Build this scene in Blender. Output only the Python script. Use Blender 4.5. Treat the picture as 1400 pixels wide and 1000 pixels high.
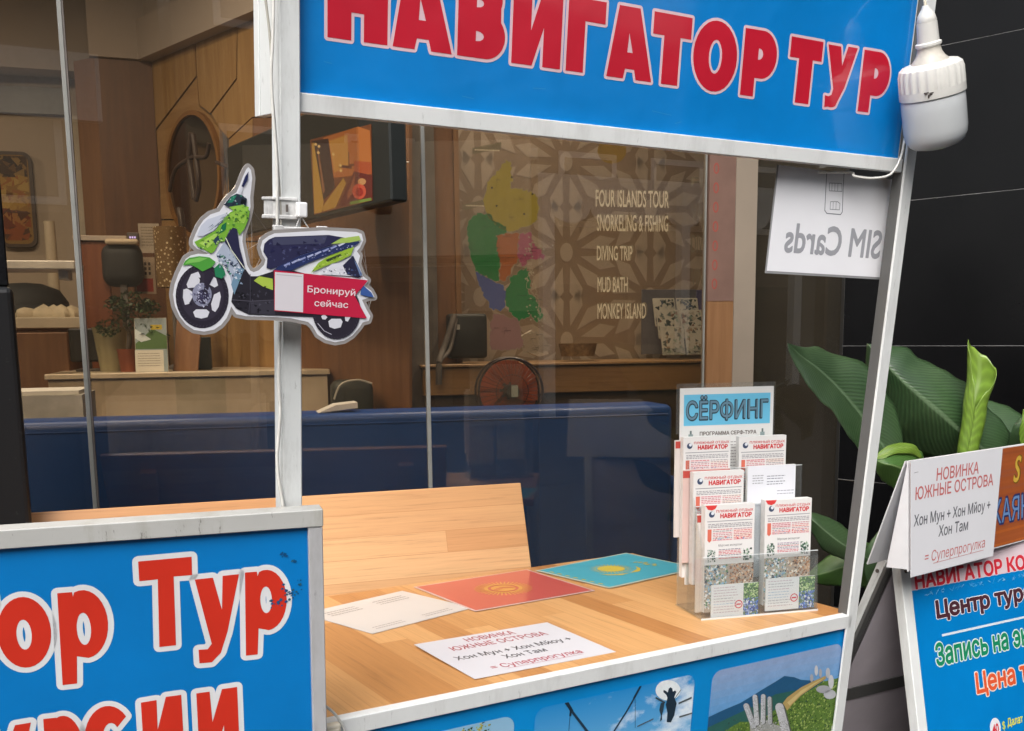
import bpy, bmesh, math, random
from mathutils import Vector, Matrix
from mathutils.geometry import tessellate_polygon

random.seed(7)
for _o in list(bpy.data.objects):
    bpy.data.objects.remove(_o)
SC = bpy.context.scene
COL = SC.collection
R = math.radians

# ------------------------------------------------------------------ camera
FOC, PCY, PITCH, ROLL = 1468.6, 689.8, 0.155677, -0.0117888     # solved from the photo's vanishing points
EYE = Vector((0.0, 0.0, 1.5))
_f = Vector((0, math.cos(PITCH), -math.sin(PITCH)))
_u = Vector((0, math.sin(PITCH), math.cos(PITCH)))
_r = Vector((1, 0, 0))
CR = math.cos(ROLL) * _r + math.sin(ROLL) * _u
CU = -math.sin(ROLL) * _r + math.cos(ROLL) * _u
CF = _f
cam = bpy.data.cameras.new('camera')
camo = bpy.data.objects.new('camera', cam)
COL.objects.link(camo)
camo.matrix_world = Matrix(((CR.x, CU.x, -CF.x, EYE.x), (CR.y, CU.y, -CF.y, EYE.y), (CR.z, CU.z, -CF.z, EYE.z), (0, 0, 0, 1)))
cam.sensor_fit = 'HORIZONTAL'
cam.sensor_width = 36
cam.lens = 36 * FOC / 1400
cam.shift_y = (PCY - 500) / 1400
cam.clip_start = 0.02
cam.clip_end = 500
SC.camera = camo

# ------------------------------------------------------------------ sky, sun, exposure
SUN_EL, SUN_AZ = R(42), R(196)          # azimuth clockwise from +Y: behind the camera, a little to the left
W = bpy.data.worlds.new('World')
SC.world = W
W.use_nodes = True
nt = W.node_tree
bg = nt.nodes['Background']
sky = nt.nodes.new('ShaderNodeTexSky')
sky.sky_type = 'NISHITA'
sky.sun_disc = False
sky.sun_elevation = SUN_EL
sky.sun_rotation = SUN_AZ
sky.air_density = 1.0
sky.dust_density = 4.0
sky.ozone_density = 1.0
hs = nt.nodes.new('ShaderNodeHueSaturation')
hs.inputs['Saturation'].default_value = 0.35      # overcast: the veil of cloud greys the sky
nt.links.new(sky.outputs[0], hs.inputs['Color'])
nt.links.new(hs.outputs[0], bg.inputs['Color'])
bg.inputs['Strength'].default_value = 0.15
sl = bpy.data.lights.new('sun', 'SUN')
sl.energy = 1.15
sl.angle = R(45)
sl.color = (1.0, 0.975, 0.94)
slo = bpy.data.objects.new('sun', sl)
COL.objects.link(slo)
sd = Vector((math.sin(SUN_AZ) * math.cos(SUN_EL), math.cos(SUN_AZ) * math.cos(SUN_EL), math.sin(SUN_EL)))
slo.rotation_euler = sd.to_track_quat('Z', 'Y').to_euler()
slo.location = sd * 30
SC.view_settings.view_transform = 'Standard'
SC.view_settings.look = 'None'
SC.view_settings.exposure = 0.92
SC.view_settings.gamma = 1
SC.cycles.max_bounces = 10
SC.cycles.transparent_max_bounces = 24
SC.cycles.sample_clamp_indirect = 6
SC.cycles.caustics_reflective = False
SC.cycles.caustics_refractive = False

# ------------------------------------------------------------------ frames: real planes standing in the scene
def ray(x, y):
    return CF + CR * ((x - 700) / FOC) - CU * ((y - PCY) / FOC)
def at(x, y, Y):
    d = ray(x, y)
    return EYE + d * (Y / d.y)
class Fr:
    """a local frame: u along the face, y into the thing, v up the face"""
    def __init__(s, o, yaw, lean=0, spin=0):
        a, b, c = R(yaw), R(lean), R(spin)
        u = Vector((math.cos(a), math.sin(a), 0)); n = Vector((-math.sin(a), math.cos(a), 0)); z = Vector((0, 0, 1))
        v = z * math.cos(b) + n * math.sin(b); y = n * math.cos(b) - z * math.sin(b)
        s.u = u * math.cos(c) + v * math.sin(c); s.v = -u * math.sin(c) + v * math.cos(c)
        s.y = y; s.o = Vector(o)
    def m(s):
        return Matrix(((s.u.x, s.y.x, s.v.x, s.o.x), (s.u.y, s.y.y, s.v.y, s.o.y), (s.u.z, s.y.z, s.v.z, s.o.z), (0, 0, 0, 1)))
    def wld(s, a, b, c):
        return s.o + s.u * a + s.y * b + s.v * c
    def loc(s, P):
        d = Vector(P) - s.o
        return Vector((d.dot(s.u), d.dot(s.y), d.dot(s.v)))
    def hit(s, x, y, dep=0.0):
        d = ray(x, y); p0 = s.o + s.y * dep
        return s.loc(EYE + d * ((p0 - EYE).dot(s.y) / d.dot(s.y)))
    def uv(s, x, y, dep=0.0):
        L = s.hit(x, y, dep)
        return (L.x, L.z)
    def top(s, x, y, h=0.0):
        d = ray(x, y); p0 = s.o + s.v * h
        L = s.loc(EYE + d * ((p0 - EYE).dot(s.v) / d.dot(s.v)))
        return (L.x, L.y)

STALL_O = Vector((0.6628, 2.0682, 0.95))
ST = Fr(STALL_O, 31.086)                  # the stall, counter top at v = 0
SF = Fr(STALL_O, 31.086, -6.1)            # its front face, leaning out towards the street
GL = Fr((0, 3.1, 0), 14)                  # the shop's glass front

# ------------------------------------------------------------------ materials
def lin(c):
    if isinstance(c, str):
        c = c.lstrip('#'); c = [int(c[i:i + 2], 16) / 255 for i in (0, 2, 4)]
        return tuple(x / 12.92 if x <= 0.04045 else ((x + 0.055) / 1.055) ** 2.4 for x in c)
    return tuple(c)
def new_mat(name):
    m = bpy.data.materials.new(name); m.use_nodes = True
    n = m.node_tree
    return m, n, n.nodes['Principled BSDF'], n.nodes.new, n.links.new
def coords(n, scale=(1, 1, 1), rot=(0, 0, 0)):
    tc = n.nodes.new('ShaderNodeTexCoord'); mp = n.nodes.new('ShaderNodeMapping')
    mp.inputs['Scale'].default_value = scale; mp.inputs['Rotation'].default_value = rot
    n.links.new(tc.outputs['Object'], mp.inputs['Vector'])
    return mp.outputs[0]
def noise(n, vec, scale, detail=4, rough=0.6):
    t = n.nodes.new('ShaderNodeTexNoise'); t.inputs['Scale'].default_value = scale
    t.inputs['Detail'].default_value = detail; t.inputs['Roughness'].default_value = rough
    n.links.new(vec, t.inputs['Vector']); return t.outputs['Fac']
def ramp(n, fac, stops, interp='LINEAR'):
    r = n.nodes.new('ShaderNodeValToRGB'); r.color_ramp.interpolation = interp
    e = r.color_ramp.elements
    while len(e) < len(stops): e.new(0.5)
    for k, (p, c) in zip(e, stops):
        k.position = p; k.color = (*lin(c), 1)
    n.links.new(fac, r.inputs[0]); return r.outputs[0]
def mixc(n, fac, a, b, mode='MIX'):
    x = n.nodes.new('ShaderNodeMix'); x.data_type = 'RGBA'; x.blend_type = mode
    for s, v in ((x.inputs[0], fac), (x.inputs[6], a), (x.inputs[7], b)):
        if hasattr(v, 'is_linked'): n.links.new(v, s)
        elif isinstance(v, (int, float)): s.default_value = v
        else: s.default_value = (*lin(v), 1)
    return x.outputs[2]
def bump(n, p, h, dist=0.001, strength=0.5):
    b = n.nodes.new('ShaderNodeBump'); b.inputs['Distance'].default_value = dist; b.inputs['Strength'].default_value = strength
    n.links.new(h, b.inputs['Height']); n.links.new(b.outputs[0], p.inputs['Normal'])
def plain(name, col, rough=0.5, spec=0.5, metal=0.0, var=0.12, vs=14, bmp=0.0, bs=60, coat=0.0):
    """a surface with slight natural unevenness"""
    m, n, p, N, L = new_mat(name)
    c = lin(col); v = coords(n)
    f = noise(n, v, vs, 5)
    lo = tuple(x * (1 - var) for x in c); hi = tuple(min(1, x * (1 + var)) for x in c)
    L(ramp(n, f, [(0.3, lo), (0.7, hi)]), p.inputs['Base Color'])
    p.inputs['Roughness'].default_value = rough; p.inputs['Metallic'].default_value = metal
    p.inputs['Specular IOR Level'].default_value = spec; p.inputs['Coat Weight'].default_value = coat
    if bmp: bump(n, p, noise(n, v, bs, 3), bmp, 0.6)
    return m
def painted(name, col, dirt='#6f6a60', amount=0.5, rough=0.42):
    """painted metal rail with scuffs, drips and grime"""
    m, n, p, N, L = new_mat(name)
    v = coords(n); v2 = coords(n, (1, 1, 0.25)); v3 = coords(n, (9, 9, 2))
    base = ramp(n, noise(n, v, 9, 4), [(0.3, tuple(x * 0.9 for x in lin(col))), (0.7, col)])
    g = ramp(n, noise(n, v2, 16, 7, 0.7), [(0.50, (0, 0, 0)), (0.74, (amount,) * 3)])
    s = ramp(n, noise(n, v3, 14, 6, 0.75), [(0.615, (0, 0, 0)), (0.68, (amount,) * 3)])
    a = mixc(n, g, base, dirt); b = mixc(n, s, a, '#4a463f')
    L(b, p.inputs['Base Color'])
    p.inputs['Roughness'].default_value = rough
    bump(n, p, noise(n, v, 40, 4), 0.0006, 0.4)
    return m
def print_mat(name, rough=0.4, coat=0.0, wr=0.0, wscale=6, fade=0.06, spec=0.35, grain=0.0, gscale=120):
    """ink on paper or vinyl: the ink's colour comes from the mesh"""
    m, n, p, N, L = new_mat(name)
    a = N('ShaderNodeAttribute'); a.attribute_name = 'ink'
    v = coords(n)
    f = ramp(n, noise(n, v, 7, 6), [(0.3, (1 - fade,) * 3), (0.7, (1, 1, 1))])
    L(mixc(n, 1.0, a.outputs['Color'], f, 'MULTIPLY'), p.inputs['Base Color'])
    p.inputs['Roughness'].default_value = rough; p.inputs['Coat Weight'].default_value = coat
    p.inputs['Coat Roughness'].default_value = 0.06; p.inputs['Specular IOR Level'].default_value = spec
    if grain:
        g = ramp(n, noise(n, v, gscale, 9, 0.8), [(0.25, (1 - grain,) * 3), (0.5, (0.95,) * 3), (0.75, (1 + grain * .6,) * 3)])
        L(mixc(n, 1.0, mixc(n, 1.0, a.outputs['Color'], f, 'MULTIPLY'), g, 'MULTIPLY'), p.inputs['Base Color'])
    if wr: bump(n, p, noise(n, v, wscale, 3), wr, 0.7)
    return m
def wood_staves(name, cols, along, stave=0.045, length=0.42, rough=0.45, shade=1.0, across=None):
    """finger-jointed staves: each stave its own tone, with grain, knots and dark streaks"""
    m, n, p, N, L = new_mat(name)
    tc = N('ShaderNodeTexCoord'); sp = N('ShaderNodeSeparateXYZ'); L(tc.outputs['Object'], sp.inputs[0])
    cb = N('ShaderNodeCombineXYZ'); ax = 'XYZ'
    if across is None: across = [k for k in ax if k != along][0]
    L(sp.outputs[along], cb.inputs[0]); L(sp.outputs[across], cb.inputs[1])
    br = N('ShaderNodeTexBrick'); br.offset = 0.37; br.offset_frequency = 3
    L(cb.outputs[0], br.inputs['Vector'])
    br.inputs['Scale'].default_value = 1; br.inputs['Brick Width'].default_value = length; br.inputs['Row Height'].default_value = stave
    br.inputs['Mortar Size'].default_value = 0.0006; br.inputs['Mortar Smooth'].default_value = 0.3; br.inputs['Bias'].default_value = 0
    br.inputs['Color1'].default_value = (0, 0, 0, 1); br.inputs['Color2'].default_value = (1, 1, 1, 1); br.inputs['Mortar'].default_value = (0.12, 0.12, 0.12, 1)
    c = ramp(n, br.outputs['Color'], [(0.0, cols[0]), (0.5, cols[1]), (1.0, cols[2])])
    mp = N('ShaderNodeMapping'); mp.inputs['Scale'].default_value = (1.0, 34, 1); L(cb.outputs[0], mp.inputs['Vector'])
    off = N('ShaderNodeVectorMath'); off.operation = 'ADD'; L(mp.outputs[0], off.inputs[0]); L(br.outputs['Color'], off.inputs[1])
    gr = noise(n, off.outputs[0], 5, 8, 0.7)
    c = mixc(n, 0.75, c, ramp(n, gr, [(0.27, (0.50, 0.41, 0.34)), (0.45, (0.90, 0.87, 0.83)), (0.75, (1.08, 1.06, 1.04))]), 'MULTIPLY')
    mp2 = N('ShaderNodeMapping'); mp2.inputs['Scale'].default_value = (1.6, 11, 1); L(cb.outputs[0], mp2.inputs['Vector'])
    st = ramp(n, noise(n, mp2.outputs[0], 2.2, 5, 0.6), [(0.62, (0, 0, 0)), (0.74, (0.5,) * 3)])
    c = mixc(n, st, c, tuple(x * 0.45 for x in lin(cols[0])))
    vo = N('ShaderNodeTexVoronoi'); vo.inputs['Scale'].default_value = 3.6; mp3 = N('ShaderNodeMapping'); mp3.inputs['Scale'].default_value = (1, 2.2, 1)
    L(cb.outputs[0], mp3.inputs['Vector']); L(mp3.outputs[0], vo.inputs['Vector'])
    kn = ramp(n, vo.outputs['Distance'], [(0.016, (0.75,) * 3), (0.04, (0, 0, 0))])
    c = mixc(n, kn, c, '#4a2c18')
    L(c, p.inputs['Base Color'])
    p.inputs['Roughness'].default_value = rough; p.inputs['Coat Weight'].default_value = 0.15; p.inputs['Coat Roughness'].default_value = 0.3
    bump(n, p, gr, 0.0004, 0.4)
    return m
def veneer(name, cols, along='Z', scale=8, rough=0.5):
    m, n, p, N, L = new_mat(name)
    s = {'X': (1, 14, 14), 'Y': (14, 1, 14), 'Z': (14, 14, 1)}[along]
    g = noise(n, coords(n, s), scale * 0.35, 7, 0.65)
    L(ramp(n, g, [(0.25, cols[0]), (0.5, cols[1]), (0.78, cols[2])]), p.inputs['Base Color'])
    p.inputs['Roughness'].default_value = rough
    return m
def glass_mat(name, tint, refl=1.0, rough=0.0, film=0.0, filmcol='#c9c6bd', ior=1.45):
    m = bpy.data.materials.new(name); m.use_nodes = True
    n = m.node_tree; n.nodes.clear(); N = n.nodes.new; L = n.links.new
    out = N('ShaderNodeOutputMaterial'); tr = N('ShaderNodeBsdfTransparent'); gl = N('ShaderNodeBsdfGlossy'); mx = N('ShaderNodeMixShader'); fr = N('ShaderNodeFresnel')
    tr.inputs[0].default_value = (*lin(tint), 1); gl.inputs['Roughness'].default_value = rough; gl.inputs[0].default_value = (refl, refl, refl, 1)
    ge = N('ShaderNodeNewGeometry'); io = N('ShaderNodeMix'); io.data_type = 'FLOAT'
    io.inputs[2].default_value = ior; io.inputs[3].default_value = 1 / ior
    L(ge.outputs['Backfacing'], io.inputs[0]); L(io.outputs[0], fr.inputs['IOR'])
    L(fr.outputs[0], mx.inputs[0]); L(tr.outputs[0], mx.inputs[1]); L(gl.outputs[0], mx.inputs[2])
    if film:
        df = N('ShaderNodeBsdfDiffuse'); df.inputs[0].default_value = (*lin(filmcol), 1); m2 = N('ShaderNodeMixShader')
        f = ramp(n, noise(n, coords(n), 3, 6, 0.7), [(0.3, (film * 0.4,) * 3), (0.75, (film,) * 3)])
        L(f, m2.inputs[0]); L(mx.outputs[0], m2.inputs[1]); L(df.outputs[0], m2.inputs[2]); L(m2.outputs[0], out.inputs[0])
    else: L(mx.outputs[0], out.inputs[0])
    return m
def marble(name, a, b, c, facets=True):
    m, n, p, N, L = new_mat(name)
    v = coords(n)
    w = noise(n, v, 3.5, 8, 0.7)
    col = ramp(n, w, [(0.3, a), (0.55, b), (0.8, c)])
    if facets:
        vo = N('ShaderNodeTexVoronoi'); vo.inputs['Scale'].default_value = 4.2; vo.distance = 'MANHATTAN'; L(v, vo.inputs['Vector'])
        bw = N('ShaderNodeRGBToBW'); L(vo.outputs['Color'], bw.inputs[0])
        col = mixc(n, 0.6, col, ramp(n, bw.outputs[0], [(0.2, (0.6, 0.57, 0.53)), (0.8, (1, 1, 1))]), 'MULTIPLY')
    L(col, p.inputs['Base Color']); p.inputs['Roughness'].default_value = 0.3
    return m

# ------------------------------------------------------------------ mesh building
def link(name, me, mat, parent=None, smooth=None):
    if mat is not None and not me.materials:
        for x in (mat if isinstance(mat, (list, tuple)) else [mat]): me.materials.append(x)
    o = bpy.data.objects.new(name, me)
    COL.objects.link(o)
    if parent is not None: o.parent = parent
    if smooth is not None:
        for p in me.polygons: p.use_smooth = True
        me.set_sharp_from_angle(angle=R(smooth))
    return o
class MB:
    def __init__(s): s.bm = bmesh.new()
    def box(s, lo, hi, bev=0.0, seg=1, m=None):
        c = [(a + b) / 2 for a, b in zip(lo, hi)]; d = [abs(b - a) for a, b in zip(lo, hi)]
        r = bmesh.ops.create_cube(s.bm, size=1)
        vs = r['verts']
        bmesh.ops.scale(s.bm, vec=d, verts=vs); bmesh.ops.translate(s.bm, vec=c, verts=vs)
        if m is not None: bmesh.ops.transform(s.bm, matrix=m, verts=vs)
        if bev:
            es = list({e for v in vs for e in v.link_edges})
            bmesh.ops.bevel(s.bm, geom=es, offset=bev, segments=seg, affect='EDGES', profile=0.5)
        return s
    def prism(s, pts, y0, y1):
        """outline in (u, v), extruded from y0 to y1"""
        tri = tessellate_polygon([[Vector((a, b, 0)) for a, b in pts]])
        f = [s.bm.verts.new((a, y0, b)) for a, b in pts]; k = [s.bm.verts.new((a, y1, b)) for a, b in pts]
        for t in tri:
            try: s.bm.faces.new([f[i] for i in t]); s.bm.faces.new([k[i] for i in reversed(t)])
            except ValueError: pass
        n = len(pts)
        for i in range(n):
            j = (i + 1) % n
            s.bm.faces.new((f[i], f[j], k[j], k[i]))
        return s
    def quad(s, a, b, c, d):
        s.bm.faces.new([s.bm.verts.new(x) for x in (a, b, c, d)]); return s
    def grid(s, rows):
        vs = [[s.bm.verts.new(p) for p in r] for r in rows]
        for a, b in zip(vs, vs[1:]):
            for i in range(len(a) - 1): s.bm.faces.new((a[i], a[i + 1], b[i + 1], b[i]))
        return vs
    def tube(s, pts, r, seg=10, cap=True):
        pts = [Vector(p) for p in pts]; rs = r if isinstance(r, (list, tuple)) else [r] * len(pts)
        rings = []; up = Vector((0.13, 0.21, 0.97))
        for i, p in enumerate(pts):
            t = (pts[min(i + 1, len(pts) - 1)] - pts[max(i - 1, 0)]).normalized()
            a = t.cross(up)
            if a.length < 1e-3: a = t.cross(Vector((1, 0, 0)))
            a.normalize(); b = t.cross(a)
            up = b.cross(t) if False else up
            rings.append([s.bm.verts.new(p + a * math.cos(q) * rs[i] + b * math.sin(q) * rs[i]) for q in [2 * math.pi * k / seg for k in range(seg)]])
        for A, B in zip(rings, rings[1:]):
            for k in range(seg): s.bm.faces.new((A[k], A[(k + 1) % seg], B[(k + 1) % seg], B[k]))
        if cap: s.bm.faces.new(rings[0]); s.bm.faces.new(list(reversed(rings[-1])))
        return s
    def lathe(s, prof, seg=32, mod=None, c=(0, 0, 0)):
        """profile of (radius, height) round the local v axis"""
        rings = []
        for r, h in prof:
            if r < 1e-6: rings.append([s.bm.verts.new((c[0], c[1], c[2] + h))])
            else:
                rings.append([s.bm.verts.new((c[0] + (mod(r, h, q) if mod else r) * math.cos(q), c[1] + (mod(r, h, q) if mod else r) * math.sin(q), c[2] + h)) for q in [2 * math.pi * k / seg for k in range(seg)]])
        for A, B in zip(rings, rings[1:]):
            for k in range(seg):
                j = (k + 1) % seg
                if len(A) == 1 and len(B) == 1: continue
                if len(A) == 1: s.bm.faces.new((A[0], B[j], B[k]))
                elif len(B) == 1: s.bm.faces.new((A[k], A[j], B[0]))
                else: s.bm.faces.new((A[k], A[j], B[j], B[k]))
        return s
    def build(s, name, mat, parent=None, smooth=None):
        bmesh.ops.recalc_face_normals(s.bm, faces=s.bm.faces)
        me = bpy.data.meshes.new(name); s.bm.to_mesh(me); s.bm.free()
        return link(name, me, mat, parent, smooth)
def catmull(pts, n=8):
    P = [Vector(p) for p in pts]; out = []
    for i in range(len(P) - 1):
        a, b, c, d = P[max(i - 1, 0)], P[i], P[i + 1], P[min(i + 2, len(P) - 1)]
        for k in range(n):
            t = k / n
            out.append(0.5 * ((2 * b) + (c - a) * t + (2 * a - 5 * b + 4 * c - d) * t * t + (3 * b - a - 3 * c + d) * t ** 3))
    out.append(P[-1]); return out

# ---- flat print: shapes and writing in layers of ink, 0.3 mm apart, on a plane y = const
from mathutils.geometry import delaunay_2d_cdt
_fc = {}
def _area(L): return sum(L[i - 1][0] * L[i][1] - L[i][0] * L[i - 1][1] for i in range(len(L))) / 2
_self = {}
def _selfcross(L):
    """triangles of an outline that crosses itself, or None when it does not"""
    n = len(L); V = [Vector(q) for q in L]
    r = delaunay_2d_cdt(V, [], [list(range(n))], 0, 1e-7)
    tot = sum(abs(_area([r[0][i] for i in f])) for f, o in zip(r[2], r[5]) if o)
    if abs(tot - _area(L)) < 0.004 * _area(L): return None
    r = delaunay_2d_cdt(V, [(i, (i + 1) % n) for i in range(n)], [], 0, 1e-7)
    out = []
    for f in r[2]:
        T = [tuple(r[0][i]) for i in f]; cx = sum(q[0] for q in T) / 3; cy = sum(q[1] for q in T) / 3; w = 0
        for i in range(n):
            (x0, y0), (x1, y1) = L[i - 1], L[i]
            if (y0 <= cy) != (y1 <= cy):
                t = (cy - y0) / (y1 - y0)
                if x0 + (x1 - x0) * t > cx: w += 1 if y1 > y0 else -1
        if w: out.append(T if _area(T) > 0 else T[::-1])
    return out
def fill_loops(loops):
    """non-zero fill of closed outlines (they may overlap): vertices and triangles"""
    V, F, sg = [], [], []
    for L in loops:
        L = [q for i, q in enumerate(L) if math.dist(q, L[i - 1]) > 1e-6]
        if len(L) < 3: continue
        s = _area(L)
        if s < 0: L = L[::-1]
        key = tuple((round(q[0] - L[0][0], 4), round(q[1] - L[0][1], 4)) for q in L)
        if key not in _self: _self[key] = _selfcross([(q[0] - L[0][0], q[1] - L[0][1]) for q in L])
        if _self[key]:
            for tri in _self[key]:
                b = len(V); V += [Vector((x + L[0][0], y + L[0][1])) for x, y in tri]; F.append([b, b + 1, b + 2]); sg.append(1 if s > 0 else -1)
            continue
        b = len(V); V += [Vector(q[:2]) for q in L]; F.append(list(range(b, b + len(L)))); sg.append(1 if s > 0 else -1)
    r = delaunay_2d_cdt(V, [], F, 0, 1e-7)
    T = [tuple(f) for f, o in zip(r[2], r[5]) if sum(sg[i] for i in o) != 0]
    return [tuple(v) for v in r[0]], T
def dilate(vs, fs, r, seg=10):
    """grow a filled shape by r with round joins"""
    cnt = {}
    for f in fs:
        for i in range(len(f)):
            e = tuple(sorted((f[i - 1], f[i]))); cnt[e] = cnt.get(e, 0) + 1
    V, F = [], []
    for f in fs:
        b = len(V); P = [vs[i] for i in f]
        if _area(P) < 0: P = P[::-1]
        V += [Vector(q) for q in P]; F.append(list(range(b, b + len(P))))
    used = set()
    for (i, j), c in cnt.items():
        if c != 1: continue
        p, q = Vector(vs[i]), Vector(vs[j]); d = q - p
        if d.length < 1e-9: continue
        n = Vector((-d.y, d.x)).normalized() * r
        b = len(V); V += [p - n, q - n, q + n, p + n]; F.append([b, b + 1, b + 2, b + 3]); used |= {i, j}
    for i in used:
        b = len(V); V += [Vector((vs[i][0] + r * math.cos(2 * math.pi * k / seg + .1), vs[i][1] + r * math.sin(2 * math.pi * k / seg + .1))) for k in range(seg)]; F.append(list(range(b, b + seg)))
    R_ = delaunay_2d_cdt(V, [], F, 0, 1e-7)
    return [tuple(v) for v in R_[0]], [tuple(f) for f, o in zip(R_[2], R_[5]) if o]
def _glyph_loops(t):
    c = bpy.data.curves.new('writing', 'FONT'); c.body = t
    o = bpy.data.objects.new('writing', c); COL.objects.link(o)
    bpy.context.view_layer.update()
    dg = bpy.context.evaluated_depsgraph_get()
    cu = o.evaluated_get(dg).to_curve(dg)
    out = []
    for sp in cu.splines:
        L = []
        if sp.type == 'BEZIER':
            n = len(sp.bezier_points)
            for i in range(n):
                a, b = sp.bezier_points[i], sp.bezier_points[(i + 1) % n]
                p0, p1, p2, p3 = a.co, a.handle_right, b.handle_left, b.co
                st_ = (p3 - p0)
                flat = st_.length < 1e-6 or max((p1 - p0).cross(st_).length, (p2 - p0).cross(st_).length) / max(st_.length, 1e-6) < 1e-3
                m = 1 if flat else 4
                for k in range(m):
                    u = k / m; q = p0 * (1 - u) ** 3 + p1 * 3 * u * (1 - u) ** 2 + p2 * 3 * u * u * (1 - u) + p3 * u ** 3
                    L.append((q.x, q.y))
        else: L = [(q.co.x, q.co.y) for q in sp.points]
        out.append(L)
    bpy.data.objects.remove(o); bpy.data.curves.remove(c)
    return out
def text_mesh(t, bold):
    k = (t, bold)
    if k not in _fc:
        if (t, 0) not in _fc: _fc[(t, 0)] = fill_loops(_glyph_loops(t))
        if bold: _fc[k] = dilate(*_fc[(t, 0)], bold, 8)
    return _fc[k]
CAPH = max(v[1] for v in text_mesh('Н', 0)[0])
def shape_mesh(loops, off):
    L = [list(q) for q in loops]
    for i, q in enumerate(L):
        a = _area(q)
        if (i == 0 and a < 0) or (i > 0 and a > 0): L[i] = q[::-1]
    r = fill_loops(L)
    return dilate(*r, off, 12) if off else r
def clip_poly(sub, clip):
    out = list(sub)
    for i in range(len(clip)):
        a, b = clip[i], clip[(i + 1) % len(clip)]
        inp, out = out, []
        ins = lambda p: (b[0] - a[0]) * (p[1] - a[1]) - (b[1] - a[1]) * (p[0] - a[0]) >= -1e-9
        for j in range(len(inp)):
            p, q = inp[j - 1], inp[j]
            if ins(q) != ins(p):
                d1 = (b[0] - a[0]) * (p[1] - a[1]) - (b[1] - a[1]) * (p[0] - a[0]); d2 = (b[0] - a[0]) * (q[1] - a[1]) - (b[1] - a[1]) * (q[0] - a[0])
                t = d1 / (d1 - d2); out.append((p[0] + (q[0] - p[0]) * t, p[1] + (q[1] - p[1]) * t))
            if ins(q): out.append(q)
        if not out: return []
    return out
def rrect(x0, y0, x1, y1, r, n=5):
    P = []
    for cx, cy, a in ((x1 - r, y1 - r, 0), (x0 + r, y1 - r, 90), (x0 + r, y0 + r, 180), (x1 - r, y0 + r, 270)):
        for k in range(n + 1):
            q = R(a + 90 * k / n); P.append((cx + r * math.cos(q), cy + r * math.sin(q)))
    return P
def ell(cx, cy, rx, ry, n=28, a0=0, a1=360):
    full = abs(a1 - a0) >= 360
    m = n if full else n + 1
    return [(cx + rx * math.cos(R(a0 + (a1 - a0) * k / n)), cy + ry * math.sin(R(a0 + (a1 - a0) * k / n))) for k in range(m)]
class Ink:
    STEP = 0.0003
    def __init__(s, y=0.0, flat=None): s.v = []; s.f = []; s.c = []; s.y = y; s.clip = None
    def _add(s, vs, fs, col, z):
        b = len(s.v); y = s.y - z * s.STEP
        s.v += [(a, y, c) for a, c in vs]; c = lin(col)
        for f in fs: s.f.append([b + i for i in f]); s.c.append(c)
    def poly(s, pts, col, z=1):
        if s.clip: pts = clip_poly(pts, s.clip)
        if len(pts) < 3: return
        s._add(pts, tessellate_polygon([[Vector((a, b, 0)) for a, b in pts]]), col, z)
    def rect(s, x0, y0, x1, y1, col, z=1): s.poly([(x0, y0), (x1, y0), (x1, y1), (x0, y1)], col, z)
    def shape(s, loops, col, z=1, off=0.0): s._add(*shape_mesh(loops, off), col, z)
    def stroke(s, pts, w, col, z=1):
        for (a, b), (c, d) in zip(pts, pts[1:]):
            l = math.hypot(c - a, d - b) or 1; nx, ny = -(d - b) / l * w / 2, (c - a) / l * w / 2; ex, ey = (c - a) / l * w * 0.3, (d - b) / l * w * 0.3
            s.poly([(a - nx - ex, b - ny - ey), (c - nx + ex, d - ny + ey), (c + nx + ex, d + ny + ey), (a + nx - ex, b + ny - ey)], col, z)
    def text(s, t, x0, yb, cap, col, z=2, x1=None, bold=0.0, sx=1.0, align='L', shear=0.0, rot=0.0, mirror=False):
        vs, fs = text_mesh(t, bold)
        if not vs: return
        k = cap / CAPH
        lo = min(v[0] for v in vs); hi = max(v[0] for v in vs)
        kx = (x1 - x0) / (hi - lo) if x1 is not None else k * sx
        w = (hi - lo) * kx; ox = {'L': 0, 'C': -w / 2, 'R': -w}[align]
        cr, sr = math.cos(R(rot)), math.sin(R(rot)); out = []
        for a, b in vs:
            xx = (a - lo) * kx + ox + b * k * shear; yy = b * k
            if mirror: xx = w - xx
            out.append((x0 + xx * cr - yy * sr, yb + xx * sr + yy * cr))
        s._add(out, fs, col, z)
    def build(s, name, mat, parent=None):
        me = bpy.data.meshes.new(name); me.from_pydata(s.v, [], s.f)
        at_ = me.attributes.new('ink', 'FLOAT_COLOR', 'CORNER')
        i = 0
        for p, c in zip(me.polygons, s.c):
            for _ in p.vertices:
                at_.data[i].color = (*c, 1); i += 1
        bm = bmesh.new(); bm.from_mesh(me)
        for f in bm.faces:
            f.normal_update()
            if f.normal.y > 0: f.normal_flip()
        bm.to_mesh(me); bm.free()
        return link(name, me, mat, parent)

def tag(o, label, cat, group=None, kind=None):
    o['label'] = label
    if cat: o['category'] = cat
    if group: o['group'] = group
    if kind: o['kind'] = kind
    return o
def thing(name, label, cat, fr=None, loc=None, group=None):
    o = bpy.data.objects.new(name, None); o.empty_display_size = 0.05; COL.objects.link(o)
    if fr is not None: o.matrix_world = fr.m()
    elif loc is not None: o.location = loc
    return tag(o, label, cat, group)
def struct(o):
    o['kind'] = 'structure'; return o
FILL_W = 10.0  # power of the added fill lamps inside the shop

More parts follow.
